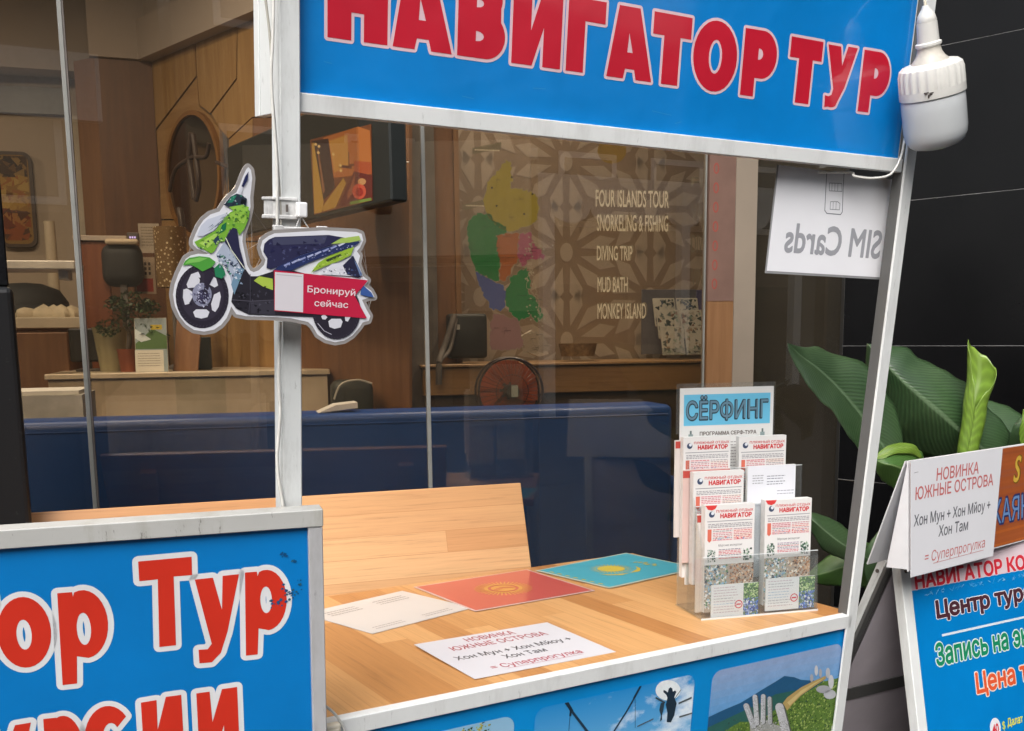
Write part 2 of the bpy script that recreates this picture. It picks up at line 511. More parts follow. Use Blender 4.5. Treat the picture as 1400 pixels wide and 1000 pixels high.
# ================================================================== the setting
M_pave = plain('paving', (0.05, 0.048, 0.046), 0.8, var=0.25, vs=3, bmp=0.002)
M_road = plain('asphalt', (0.05, 0.05, 0.052), 0.9, var=0.3, vs=6, bmp=0.002)
M_white = painted('white painted metal', (0.74, 0.76, 0.75), amount=0.42)
M_whitecl = painted('clean white painted metal', (0.74, 0.755, 0.745), amount=0.26)
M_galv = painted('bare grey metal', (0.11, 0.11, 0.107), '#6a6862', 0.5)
M_alu = painted('dull aluminium', (0.52, 0.52, 0.51), '#5d5a54', 0.5)
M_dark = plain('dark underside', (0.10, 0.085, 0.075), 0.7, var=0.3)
M_print = print_mat('glossy vinyl print', 0.3, 0.85, 0.0060, 5.5, 0.14, 0.3)
M_photo = print_mat('photo print', 0.4, 0.1, 0.0005, 7, 0.05, 0.3, 0.55, 90)
M_photo2 = print_mat('sky photo print', 0.4, 0.1, 0.0005, 7, 0.05, 0.3, 0.16, 60)
M_vinyl = print_mat('flat vinyl print', 0.36, 0.25, 0.0016, 6, 0.13)
M_paper = print_mat('printed paper', 0.65, 0.0, 0.0008, 9, 0.04)
M_lam = print_mat('laminated paper', 0.3, 0.35, 0.0007, 8, 0.04)
M_ground_struct = MB().box((-40, -40, -0.3), (40, 40, 0.0)).build('pavement', M_pave); struct(M_ground_struct)
struct(MB().box((-40, -14, 0.0), (40, -3.5, 0.004)).build('road', M_road))

# ------------------------------------------------------------------ the street opposite: only its reflections are seen in the glass and vinyl
M_fac = plain('weathered render', (0.13, 0.12, 0.10), 0.9, var=0.3, vs=1)
M_fac2 = plain('ochre render', (0.17, 0.12, 0.07), 0.9, var=0.3, vs=1)
M_fac3 = plain('pale render', (0.55, 0.53, 0.5), 0.9, var=0.15, vs=1)
M_win = plain('dark window glass', (0.02, 0.022, 0.025), 0.1)
M_awn = plain('white awning cloth', (0.82, 0.80, 0.77), 0.8)
def street_house(x0, x1, h, m):
    o = bpy.data.objects.new('house_across_the_street', None); COL.objects.link(o); o.location = (0, -13, 0)
    o['kind'] = 'structure'
    MB().box((x0, -6, 0), (x1, 0, h)).build('wall', m, o)
    b = MB(); c = MB(); k = x0 + 0.8
    while k < x1 - 1.2:
        z = 3.75
        while z < h - 1.6:
            b.box((k, 0.002, z), (k + 1.1, 0.05, z + 1.2)); c.box((k - .12, 0.0015, z - .12), (k + 1.22, 0.04, z + 1.32)); z += 3.0
        b.box((k - 0.3, 0.002, 0.2), (k + 1.5, 0.06, 2.5)); k += 2.2
    b.build('window', M_win, o); c.build('window_frame', M_awn, o)
    return o
street_house(-22, -8.2, 10.5, M_fac)
street_house(-8, 2.2, 7.2, M_fac2)
hB = street_house(2.4, 16.5, 11, M_fac)
street_house(16.8, 40, 5.2, M_fac2)
street_house(40.3, 95, 7.5, M_fac3)
# a white awning with a scalloped valance over the shops opposite
b = MB(); b.box((7.0, 0.07, 4.35), (14.8, 1.3, 4.42))
n_sc = 9; wS = 7.8 / n_sc
for i in range(n_sc):
    b.prism([(7.0 + wS * i, 4.34), (7.0 + wS * i, 3.85)] + [(7.0 + wS * (i + .5) - wS * .5 * math.cos(math.pi * k_ / 8), 3.85 - .3 * math.sin(math.pi * k_ / 8)) for k_ in range(1, 8)] + [(7.0 + wS * (i + 1), 3.85), (7.0 + wS * (i + 1), 4.34)], 1.3, 1.32)
b.build('awning', M_awn, hB)
b = MB(); b.box((8.4, 1.4, 0), (8.65, 1.6, 4.3)); b.box((11.5, 1.4, 0), (11.7, 1.6, 4.3)); b.box((14.4, 1.4, 0), (14.6, 1.6, 4.3)); b.box((4.2, .1, 2.6), (5.4, .3, 4.0)); b.box((-1.2, .1, 4.9), (1.2, .3, 5.9)); b.build('shop_post', M_awn, hB)

# ================================================================== the stall
M_ctop = wood_staves('counter wood', ['#b67d46', '#ca955d', '#d9a870'], 'Y', 0.058, 0.5, 0.42, across='X')
M_board = wood_staves('bench wood', ['#b8824f', '#cc9a68', '#dbaf7e'], 'X', 0.052, 0.55, 0.5, across='Z')
stall = thing('market_stall', 'street stall with wooden counter and a blue sign board with red lettering overhead', 'stall', SF)
ST_IN_SF = SF.m().inverted() @ ST.m()
ct = MB().box((-1.165, 0.004, -0.024), (0.012, 0.712, 0.0), 0.002).build('counter_top', M_ctop, stall); ct.matrix_basis = ST_IN_SF
MB().box((-1.172, -0.014, -0.0265), (0.0, 0.0035, 0.0012), 0.0015).build('counter_edge_rail', M_whitecl, stall)
fp = MB().box((-1.15, -0.004, -0.93), (-0.004, 0.006, -0.0275)).build('front_panel', plain('front panel blue', (0.0, 0.235, 0.60), 0.45, 0.3, var=0.08, vs=5, coat=0.2), stall)
for s, nm in ((-1.165, 'a'), (-0.012, 'b')):
    o = MB().box((s, 0.02, -0.93), (s + 0.012, 0.70, -0.026)).build('side_panel', M_white, stall); o.matrix_basis = ST_IN_SF
o = MB().box((-1.15, 0.02, -0.62), (-0.015, 0.69, -0.60)).build('inner_shelf', M_white, stall); o.matrix_basis = ST_IN_SF
def post(x0, x1, y0, y1, z0, z1):
    b = MB(); b.box((x0, y0, z0), (x1, y1, z1), 0.0018, 1); return b
pl = post(-1.163, -1.136, -0.016, 0.016, -0.95, 1.30).build('post', M_white, stall)
pr = post(-0.0145, 0.0125, -0.014, -0.0085, -0.95, 1.30)
prm = pr.build('post', M_whitecl, stall)
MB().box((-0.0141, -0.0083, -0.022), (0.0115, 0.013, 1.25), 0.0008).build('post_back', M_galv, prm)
# photographs printed on the front panel
def P5(x, y): return SF.uv(940 + x / 5.8333, 860 + y / 5.8333, -0.0045)
def P3(x, y): return SF.uv(700 + x / 5.3846, 900 + y / 5.3846, -0.0045)
def leaves(ink, x0, x1, ytop, y0, n, cols, z, s=0.006):
    for _ in range(n):
        x = random.uniform(x0, x1); yt = ytop(x)
        if yt <= y0: continue
        y = random.uniform(y0, yt); a = random.uniform(0, 6.28); r = random.uniform(0.4, 1) * s
        ink.poly([(x + r * math.cos(a + k), y + r * math.sin(a + k) * (1 if k else 0.7)) for k in (0, 1.9, 4.0)], random.choice(cols), z + random.random() * 0.8)
greens = ['#4d6b2a', '#6f8a3a', '#8ea650', '#3a5524', '#a3b468', '#2f4a22']
k3 = Ink(-0.0048); k3.clip = rrect(-0.349, -0.30, -0.0095, -0.060, 0.02)
k3.poly(k3.clip, '#7da2cc', 0)
for i in range(10):
    y = -0.06 - i * 0.014; k3.rect(-0.36, y - 0.014, 0, y, ['#8ea6cc', '#88a5cd', '#82a4ce', '#79a2cf', '#70a0d0', '#689dcf', '#5f99cd', '#5694ca', '#4e8fc6', '#468ac2'][i], 0.3)
k3.poly([P5(*p) for p in [(150, 710), (300, 640), (420, 590), (520, 530), (600, 480), (700, 420), (770, 375), (850, 385), (900, 405), (960, 410), (1200, 420), (1200, 900), (150, 900)]], '#24567c', 1)
k3.poly([P5(*p) for p in [(150, 790), (300, 720), (450, 650), (560, 600), (700, 520), (800, 500), (950, 470), (1230, 430), (1200, 900), (150, 900)]], '#2f5f58', 1.6)
k3.poly([P5(*p) for p in [(250, 900), (330, 790), (420, 740), (560, 740), (700, 640), (860, 560), (960, 500), (1080, 420), (1240, 380), (1240, 1000)]], '#5c7a37', 2.2)
hill = lambda x: (P5(0, 0)[1], 0)[1]
def ytop3(x):
    pts = [P5(*p) for p in [(200, 880), (330, 790), (420, 740), (560, 740), (700, 640), (860, 560), (960, 500), (1080, 420), (1240, 380)]]
    for (a, b), (c, d) in zip(pts, pts[1:]):
        if a <= x <= c: return b + (d - b) * (x - a) / (c - a)
    return -0.3
leaves(k3, -0.33, -0.01, ytop3, -0.29, 2200, greens, 3, 0.0036)
leaves(k3, -0.349, -0.01, lambda x: ytop3(x) + 0.012, -0.29, 420, ['#38584f', '#2f4d44', '#44684f', '#5a7a50'], 1.7, 0.004)
k3.poly([P5(*p) for p in [(755, 590), (790, 545), (900, 465), (1000, 415), (1095, 372), (1100, 395), (1000, 460), (900, 530), (830, 600), (790, 650)]], '#b39a60', 4.2)
k3.poly([P5(*p) for p in [(790, 585), (900, 490), (1000, 432), (1090, 386), (1000, 445), (900, 520), (810, 610)]], '#cdb67c', 4.5)
# pale stone columns and boulders beside the walkway
def capsule(x0, y0, x1, y1, w):
    dx, dy = x1 - x0, y1 - y0; l = math.hypot(dx, dy); ux, uy = dx / l, dy / l; a0 = math.atan2(uy, ux)
    return [P5(x0 + w / 2 * math.cos(a0 + math.pi / 2 + math.pi * i / 8), y0 + w / 2 * math.sin(a0 + math.pi / 2 + math.pi * i / 8)) for i in range(9)] + [P5(x1 + w / 2 * math.cos(a0 - math.pi / 2 + math.pi * i / 8), y1 + w / 2 * math.sin(a0 - math.pi / 2 + math.pi * i / 8)) for i in range(9)]
stones = [(462, 612, 520, 770, 46), (532, 540, 548, 750, 40), (598, 535, 596, 740, 38), (648, 553, 652, 745, 34), (728, 622, 790, 860, 72)]
for i, (x0, y0, x1, y1, w_) in enumerate(stones):
    k3.poly(capsule(x0 + 6, y0 + 4, x1 + 6, y1, w_ * 1.06), '#5d5f5c', 4.36); k3.poly(capsule(x0, y0, x1, y1, w_ * .92), ['#b7b9bd', '#c3c5c8', '#bdbfc2', '#b2b4b6', '#c0c1c4'][i], 4.4 + .02 * i)
    for _ in range(120):
        t_ = random.random(); d_ = random.uniform(-.44, .44) * w_; x, y = x0 + (x1 - x0) * t_ + d_, y0 + (y1 - y0) * t_; r = random.uniform(1.5, 5)
        k3.poly([P5(x + r, y), P5(x, y + r), P5(x - r, y - r * .5)], random.choice(['#e6e7ea', '#d2d3d6', '#8d8e90', '#a4a5a6'] if d_ < w_ * .12 else ['#7d7e7e', '#96979a', '#6a6b68', '#b0b1b4']), 4.8)
k3.poly([P5(*p) for p in [(490, 740), (560, 725), (640, 725), (690, 760), (800, 790), (840, 870), (500, 870)]], '#9fa19c', 4.3)
for _ in range(260):
    x, y = random.uniform(500, 800), random.uniform(735, 865); r = random.uniform(2, 7)
    k3.poly([P5(x + r, y), P5(x, y + r), P5(x - r, y - r * 0.5)], random.choice(['#d6d7da', '#7c7d80', '#b9babd', '#6c7050']), 4.8)
for fx, fy, w, h in ((985, 390, 14, 45), (1022, 330, 14, 60), (1055, 350, 12, 50), (1115, 350, 18, 60), (1140, 420, 22, 80), (1080, 480, 60, 45), (1130, 520, 50, 55)):
    k3.poly([P5(fx + w * math.cos(q), fy + h * 0.7 * math.sin(q)) for q in [2 * math.pi * i / 12 for i in range(12)]], random.choice(['#b9bbc0', '#c9cacd', '#a7a8ad']), 4.1)
k3.build('photo_print', M_photo2, fp)
def sky_print(name_, cx, grow, blue0, blue1):
    m, n, p_, N, L = new_mat(name_)
    tc = N('ShaderNodeTexCoord'); sp_ = N('ShaderNodeSeparateXYZ'); L(tc.outputs['Object'], sp_.inputs[0])
    mr = N('ShaderNodeMapRange'); mr.inputs[1].default_value = -0.30; mr.inputs[2].default_value = -0.05; L(sp_.outputs[2], mr.inputs[0])
    base = ramp(n, mr.outputs[0], [(0, blue0), (1, blue1)])
    mx = N('ShaderNodeMapRange'); mx.inputs[1].default_value = cx - .17; mx.inputs[2].default_value = cx + .17; mx.inputs[3].default_value = -grow; mx.inputs[4].default_value = grow; L(sp_.outputs[0], mx.inputs[0])
    md = N('ShaderNodeMath'); md.operation = 'MULTIPLY_ADD'; L(mr.outputs[0], md.inputs[0]); md.inputs[1].default_value = -.16; L(mx.outputs[0], md.inputs[2])
    nz = noise(n, coords(n, (1, 1, 1.7)), 13, 9, .62); ad = N('ShaderNodeMath'); ad.operation = 'ADD'; L(nz, ad.inputs[0]); L(md.outputs[0], ad.inputs[1])
    cl = ramp(n, ad.outputs[0], [(.40, (0, 0, 0)), (.50, (.45,) * 3), (.62, (.92,) * 3)])
    L(mixc(n, cl, base, '#e4edf3'), p_.inputs['Base Color']); p_.inputs['Roughness'].default_value = .4; p_.inputs['Specular IOR Level'].default_value = .3
    return m
def sky_sheet(P, m):
    b = MB(); b.bm.faces.new([b.bm.verts.new((a, -0.0050, c)) for a, c in P]); return b.build('photo_print', m, fp)
k2 = Ink(-0.0052); k2.clip = rrect(-0.733, -0.30, -0.391, -0.056, 0.02)
sky_sheet(k2.clip, sky_print('bright sky print', -0.56, .13, '#8cc8e6', '#1f86c8'))
random.seed(3)
def cloud(ink, f, cx, cy, w, h, n, cols, z):
    for _ in range(n * 5):
        x, y = random.gauss(cx, w / 3), random.gauss(cy, h / 3.4); r = random.uniform(0.06, 0.26) * h
        ink.poly([f(x + r * 1.5 * math.cos(q), y + r * math.sin(q) * 0.7) for q in [2 * math.pi * i / 10 for i in range(10)]], random.choice(cols), z + random.random() * 0.5)
wc = ['#c3dcec', '#dfeaf2', '#b3d2e6', '#eef3f7', '#a3c9e2', '#cfe2ee']
def st(pts, w, col, z): k2.stroke([P3(*p) for p in pts], w, col, z)
st([(380, 305), (430, 380), (480, 445), (560, 550), (640, 660)], 0.0045, '#22384c', 3); st([(385, 300), (435, 385)], 0.006, '#1d3040', 3.2)
st([(955, 175), (900, 285), (840, 390), (750, 530), (690, 620)], 0.0034, '#22384c', 3); st([(955, 180), (895, 290)], 0.0045, '#1d3040', 3.2)
st([(425, 400), (413, 545)], 0.0009, '#27435c', 3); st([(903, 300), (903, 510)], 0.0009, '#27435c', 3); st([(430, 365), (425, 420)], 0.004, '#1d3040', 3.2)
k2.poly([P3(1145 + 92 * math.cos(q), 235 + 75 * math.sin(q)) for q in [2 * math.pi * i / 24 for i in range(24)]], '#e9f0f2', 2.5)
st([(1055, 290), (1120, 325)], 0.003, '#3c4c55', 3)
k2.poly([P3(*p) for p in [(1112, 232), (1130, 240), (1142, 250), (1150, 222), (1163, 212), (1176, 222), (1180, 244), (1196, 236), (1206, 246), (1190, 285), (1208, 330), (1200, 365), (1190, 420), (1165, 470), (1135, 468), (1140, 400), (1128, 340), (1140, 290), (1132, 268), (1110, 248)]], '#1f3140', 3.2)
k2.poly([P3(*p) for p in [(1090, 330), (1120, 320), (1110, 380), (1098, 420), (1100, 450), (1085, 465), (1092, 420), (1080, 380)]], '#2c3f4d', 3.2)
st([(1190, 300), (1240, 230)], 0.0014, '#4a5a62', 3); st([(1225, 330), (1315, 290)], 0.0035, '#4a545a', 3); st([(1230, 430), (1330, 400)], 0.003, '#5a6266', 3); st([(920, 500), (1035, 445)], 0.0022, '#55626a', 3)
k2.build('photo_print', M_photo2, fp)
k1 = Ink(-0.0052); k1.clip = rrect(-1.112, -0.30, -0.773, -0.058, 0.02)
sky_sheet(k1.clip, sky_print('pale sky print', -0.93, .02, '#b9d3e2', '#86b4d2'))
def PT(x, y): return SF.uv(420 + x / 4.6667, 880 + y / 4.6667, -0.0045)
def ytree(x):
    a, b = PT(1070, 470)
    return b - abs(x - a) ** 1.5 * 4.5 + 0.004 * math.sin(x * 420)
leaves(k1, -1.0, -0.76, ytree, -0.29, 1800, greens + ['#b5a84a', '#c4b65a'], 1.5, 0.0038)
k1.build('photo_print', M_photo, fp)
# sign board overhead
bn = MB().box((-1.1355, 0.002, 0.858), (-0.0155, 0.118, 1.30)).build('sign_box', M_white, stall)
face = Ink(0.0015); face.rect(-1.1355, 0.857, -0.0185, 1.30, '#0480ce', 0)
for _ in range(5):   # scuffs in the vinyl
    x, y = random.uniform(-1.1, -0.05), random.uniform(0.87, 0.92)
    face.stroke([(x, y), (x + random.uniform(0.01, 0.05), y + random.uniform(-0.004, 0.006))], 0.0006, '#3a93cf', 0.5)
RED, PINK = '#c51d33', '#e3c3ca'
B, H = 0.9272, 0.0980
def gl(loops, x0, x1, b=B, h=H):
    return [[(x0 + (x1 - x0) * x, b + h * y) for x, y in L] for L in loops]
def arc(cx, cy, rx, ry, a0, a1, n=14): return ell(cx, cy, rx, ry, n, a0, a1)
G_N = [[(0, 0), (.39, 0), (.39, .335), (.60, .335), (.60, 0), (1, 0), (1, 1), (.60, 1), (.60, .66), (.39, .66), (.39, 1), (0, 1)]]
G_A = [[(0, 0), (.36, 0), (.40, .14), (.60, .14), (.645, 0), (1, 0), (.655, 1), (.20, 1)], [(.425, .37), (.445, .64), (.545, .37)]]
G_V = [[(0, 0), (.55, 0)] + arc(.58, .30, .42, .30, -85, 40) + arc(.52, .76, .40, .24, -20, 90) + [(0, 1)],
       arc(.40, .28, .15, .065, -90, 90, 6) + [(.38, .345), (.38, .215)], arc(.40, .70, .13, .055, -90, 90, 6) + [(.38, .755), (.38, .645)]]
G_I = [[(0, 0), (.41, 0), (.63, .52), (.63, 0), (1, 0), (1, 1), (.59, 1), (.37, .46), (.37, 1), (0, 1)]]
G_G = [[(0, 0), (.46, 0), (.46, .70), (1, .70), (1, 1), (0, 1)]]
G_T = [[(.29, 0), (.72, 0), (.72, .69), (1, .69), (1, 1), (0, 1), (0, .69), (.29, .69)]]
G_O = [arc(.5, .51, .5, .52, 0, 348, 30), arc(.5, .505, .15, .25, 0, 345, 22)]
G_R = [[(0, 0), (.385, 0), (.385, .285), (.52, .285)] + arc(.56, .645, .44, .36, -85, 88, 14) + [(0, 1)], arc(.46, .65, .12, .085, -90, 90, 8) + [(.44, .735), (.44, .565)]]
G_U = [[(.06, 0), (.06, -.01)] + arc(.27, .13, .26, .13, 250, 310, 5) + [(.50, .12), (.68, .34), (1, 1), (.665, 1), (.52, .68), (.42, .98), (-.02, .98), (.30, .30), (.26, .20), (.16, .17), (.04, .18)]]
word = [(G_N, -1.0945, -1.0125), (G_A, -1.0050, -0.9185), (G_V, -0.9105, -0.8370), (G_I, -0.8258, -0.7450), (G_G, -0.7355, -0.6708), (G_A, -0.6640, -0.5812), (G_T, -0.5838, -0.5110),
        (G_O, -0.5045, -0.4160), (G_R, -0.4035, -0.3325), (G_T, -0.3043, -0.2322), (G_U, -0.2190, -0.1510), (G_R, -0.1345, -0.0655)]
for g, a, b in word:
    L = gl(g, a, b)
    big = [q for i, q in enumerate(L) if i == 0 or g is G_O]
    face.shape(big, PINK, 1, 0.0042)
    face.shape([q for q in L], RED, 2, 0.0)
face.build('sign_face', M_print, bn)
MB().box((-1.136, -0.008, 0.834), (-0.0150, 0.010, 0.8575), 0.0012).build('bottom_rail', M_whitecl, bn)
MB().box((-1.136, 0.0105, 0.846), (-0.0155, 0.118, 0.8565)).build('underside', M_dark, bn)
b = MB(); b.box((-1.1485, 0.017, 0.835), (-1.1365, 0.118, 1.30), 0.001); b.box((-1.1505, 0.100, 0.835), (-1.1487, 0.1185, 1.30), 0.0005)
b.build('end_panel', M_white, bn)

# ------------------------------------------------------------------ lamp hanging beside the sign board
def Dp(x, y, d):
    L = SF.hit(x, y, d); return SF.wld(*L)
top, bot = Dp(1266, 18, -0.075), Dp(1281, 203, -0.075)
ax = (top - bot).normalized(); dist = (Dp(1272, 110, -0.075) - EYE).dot(CF); px = dist / FOC
side = CF.cross(ax).normalized(); fw = ax.cross(side)
lamp = bpy.data.objects.new('light_bulb', None); COL.objects.link(lamp); lamp.empty_display_size = 0.05
lamp.matrix_world = Matrix(((side.x, fw.x, ax.x, bot.x), (side.y, fw.y, ax.y, bot.y), (side.z, fw.z, ax.z, bot.z), (0, 0, 0, 1)))
tag(lamp, 'large unlit white bulb hanging beside the right end of the blue sign board', 'light bulb')
h = lambda y: (203 - y) * px
def prof(l): return [(r * px, h(y)) for y, r in l]
M_bulb = plain('aged white plastic', (0.66, 0.65, 0.61), 0.4, var=0.06)
mm, n_, p_, N_, L_ = new_mat('frosted diffuser'); p_.inputs['Base Color'].default_value = (0.50, 0.52, 0.53, 1); p_.inputs['Roughness'].default_value = 0.22; p_.inputs['Subsurface Weight'].default_value = 0.3; p_.inputs['Subsurface Radius'].default_value = (0.01, 0.01, 0.01)
M_diff = mm
MB().lathe(prof([(203, 0), (202.2, 18), (199, 30), (194, 37), (186, 41), (176, 42.3), (150, 42.3), (134, 42), (131.5, 41), (131, 0)]), 48).build('diffuser', M_diff, lamp, 40)
ribs = lambda r, hh, q: r - (1.6 * px if (int(q * 46 / 6.2832) % 2 and r > 30 * px) else 0)
MB().lathe(prof([(132, 0), (131, 43.4), (128, 43.6), (120, 43.4)]), 48).build('lower_collar', M_bulb, lamp, 40)
MB().lathe(prof([(121, 0), (120.5, 43.4), (100, 43), (93, 41), (89, 36), (87.2, 28), (86.8, 0)]), 92, ribs).build('ribbed_collar', M_bulb, lamp, 25)
MB().lathe(prof([(89, 25), (86, 24), (82, 20), (76, 16.5), (70, 15), (66, 15), (66, 0)]), 40).build('neck', plain('worn cream plastic', (0.5, 0.47, 0.41), 0.5, var=0.2, vs=30), lamp, 40)
MB().lathe(prof([(69, 14), (66, 17), (63, 17), (61.5, 14.2), (40, 13.4), (37, 13.2), (37, 12.4), (35, 13), (28, 11), (24, 8.5), (20, 5.5), (16, 4), (16, 0)]), 40).build('socket', M_bulb, lamp, 40)
lm = Ink(0); 
b = MB()
for x, z, w, hh in ((-24, 121, 7, 1.6), (-20.5, 124, 5, 1.4), (-23, 126, 1.6, 4), (-19, 122, 6, 1.2)):
    yy = -math.sqrt(max(0, 43.9 ** 2 - x * x)); b.box(((x - w / 2) * px, (yy - 0.4) * px, h(z + hh / 2)), ((x + w / 2) * px, (yy + 3.0) * px, h(z - hh / 2)))
b.build('maker_mark', M_dark, lamp)
M_cable = plain('white cable sheath', (0.66, 0.65, 0.61), 0.45, var=0.12, vs=30)
M_cable_old = plain('yellowed cable sheath', (0.56, 0.50, 0.38), 0.5, var=0.15, vs=30)
cb = MB(); cb.tube(catmull([top - ax * 0.004, Dp(1265, 8, -0.07), Dp(1263, -8, -0.06), Dp(1259, -30, -0.03), Dp(1252, -48, -0.018)], 6), 0.0024, 8)
tag(cb.build('electric_flex', M_cable_old, None, 60), 'thin yellowed cord the white bulb hangs from', 'cord')
cb = MB(); cb.tube(catmull([Dp(1120, 236, 0.02), Dp(1163, 236, 0.006), Dp(1168, 241, -0.004), Dp(1190, 244, -0.012), Dp(1213, 241, -0.018), Dp(1224, 231, -0.019), Dp(1232, 214, -0.019), Dp(1236, 196, -0.02), Dp(1240, 170, -0.018)], 6), 0.0021, 8)
tag(cb.build('lamp_wire', M_cable, None, 60), 'white wire curling round the lower right corner of the sign board', 'wire')

# ------------------------------------------------------------------ the mirrored card hanging behind the sign board
CF2 = Fr(SF.wld(*SF.hit(1063, 222, 0.03)), 31.086, -6.1, -1.2)
crd = MB()
c0 = [CF2.uv(*p) for p in ((1063, 224), (1052, 375), (1203, 381.5))]
x0, x1, y0, y1 = c0[0][0] - 0.0, c0[2][0] + 0.004, (c0[1][1] + c0[2][1]) / 2, -0.004
card = thing('hanging_card', 'white laminated card with mirrored grey writing hanging under the right end of the sign board', 'card', CF2)
MB().box((x0, 0.0, y0), (x1, 0.0008, y1)).build('laminate', plain('laminate edge', (0.32, 0.32, 0.33), 0.2, var=0.05), card)
k = Ink(-0.0001); k.rect(x0 + 0.0028, y0 + 0.004, x1 - 0.002, y1, '#f4f4f8', 1)
tl = CF2.uv(1070, 347); tr = CF2.uv(1207, 347)
k.text('SIM Cards', CF2.uv(1071, 344)[0], CF2.uv(1100, 346)[1], CF2.uv(1150, 307)[1] - CF2.uv(1150, 347)[1], '#a3a4aa', 2, x1=CF2.uv(1203, 344)[0], bold=0.022, mirror=True)
def C2(x, y): return CF2.uv(1000 + x / 2.5, y / 2.5)
for w, col, d in ((0.0016, '#83848c', 2),):
    k.stroke([C2(*p) for p in [(325, 590), (322, 640), (318, 720), (325, 730), (372, 734), (378, 725), (381, 640), (384, 592)]], w, col, d)
    k.stroke([C2(*p) for p in [(334, 626), (376, 628), (377, 655), (334, 653), (334, 626)]], 0.001, col, d)
    for q in (343, 353, 363): k.stroke([C2(q, 628), C2(q - 1, 654)], 0.0009, col, d)
    k.stroke([C2(*p) for p in [(338, 690), (362, 690), (370, 697), (368, 718), (336, 716), (338, 690)]], 0.001, col, d)
    for q in (347, 357): k.stroke([C2(q, 692), C2(q - 1, 716)], 0.0009, col, d)
k.build('printed_sheet', M_paper, card)

# ------------------------------------------------------------------ sheets lying on the counter
def squiggle(k, x0, x1, y, hgt, col, z=1):
    """a line of small print, too fine to read: short word-length marks"""
    x = x0
    while x < x1:
        l = random.uniform(.003, .008)
        k.rect(x, y, min(x1, x + l), y + hgt, col, z); x += l + .0014
def sheet(name, label, cat, px4, z, mat, draw, border=None, th=0.0006):
    a, b_, c, d = [ST.top(*p, z) for p in px4]      # top-left, top-right, bottom-right, bottom-left as it is read
    ux = Vector((b_[0] - a[0] + c[0] - d[0], b_[1] - a[1] + c[1] - d[1])) / 2; vy = Vector((a[0] - d[0] + b_[0] - c[0], a[1] - d[1] + b_[1] - c[1])) / 2
    w, hh = ux.length, vy.length; cx = (a[0] + b_[0] + c[0] + d[0]) / 4; cy = (a[1] + b_[1] + c[1] + d[1]) / 4
    ang = math.atan2(ux.y, ux.x)
    t = thing(name, label, cat)
    t.matrix_world = ST.m() @ Matrix.Translation((cx, cy, z)) @ Matrix.Rotation(ang, 4, 'Z') @ Matrix.Rotation(R(-90), 4, 'X')
    # local: u right, v up the sheet, -y towards the sky
    MB().box((-w / 2, -th, -hh / 2), (w / 2, 0, hh / 2)).build('laminate' if border else 'paper', plain(name + ' stock', border or '#dcdcdc', 0.3, var=0.04), t)
    k = Ink(-th - 0.0002); draw(k, w, hh); k.build('printed_face', mat, t)
    return t
def draw_qr(k, w, h_):
    k.rect(-w / 2 + .004, -h_ / 2 + .004, w / 2 - .004, h_ / 2 - .004, '#cfcfcd', 0)
    for x0 in (-.40, .08):
        for i in range(3): squiggle(k, w * x0, w * (x0 + .30), h_ * (.34 - .06 * i), .003, '#6f6f72')
        for i in range(2): squiggle(k, w * x0, w * (x0 + .28), h_ * (-.36 - .05 * i), .0025, '#7d7d80')
sheet('counter_sheet', 'white laminated sheet with faint grey print lying at the left end of the wooden counter', 'sheet',
      [(430, 838), (563, 804.5), (633, 836), (492, 869)], 0.0008, M_lam, draw_qr, '#c4c4c2')
def draw_kg(k, w, h_):
    k.rect(-w / 2, -h_ / 2, w / 2, h_ / 2, '#d9b8b2', 0); k.rect(-w / 2 + .005, -h_ / 2 + .005, w / 2 - .005, h_ / 2 - .005, '#c4584f', 1)
    for i in range(40):
        a = R(9 * i); r0, r1 = h_ * 0.15, h_ * 0.245
        k.poly([(r0 * math.cos(a - .05), r0 * math.sin(a - .05)), (r1 * math.cos(a - .015), r1 * math.sin(a - .015)), (r1 * math.cos(a + .03), r1 * math.sin(a + .03)), (r0 * math.cos(a + .05), r0 * math.sin(a + .05))], '#d69a4c', 2)
    k.shape([ell(0, 0, h_ * .16, h_ * .16), ell(0, 0, h_ * .13, h_ * .13)], '#d69a4c', 3)
    k.poly(ell(0, 0, h_ * .105, h_ * .105), '#d69a4c', 3)
    for q in (-1, 0, 1):
        k.stroke([(-h_ * .09, q * h_ * .02 - h_ * .02), (0, q * h_ * .02 + h_ * .022), (h_ * .09, q * h_ * .02 - h_ * .02)], 0.0022, '#c9574f', 4)
sheet('flag_sheet', 'red flag sheet with a yellow rayed sun lying on the wooden counter', 'flag', [(571.5, 803), (728, 777.5), (806, 810), (643, 836.5)], 0.0016, M_lam, draw_kg, '#d8c4c0')
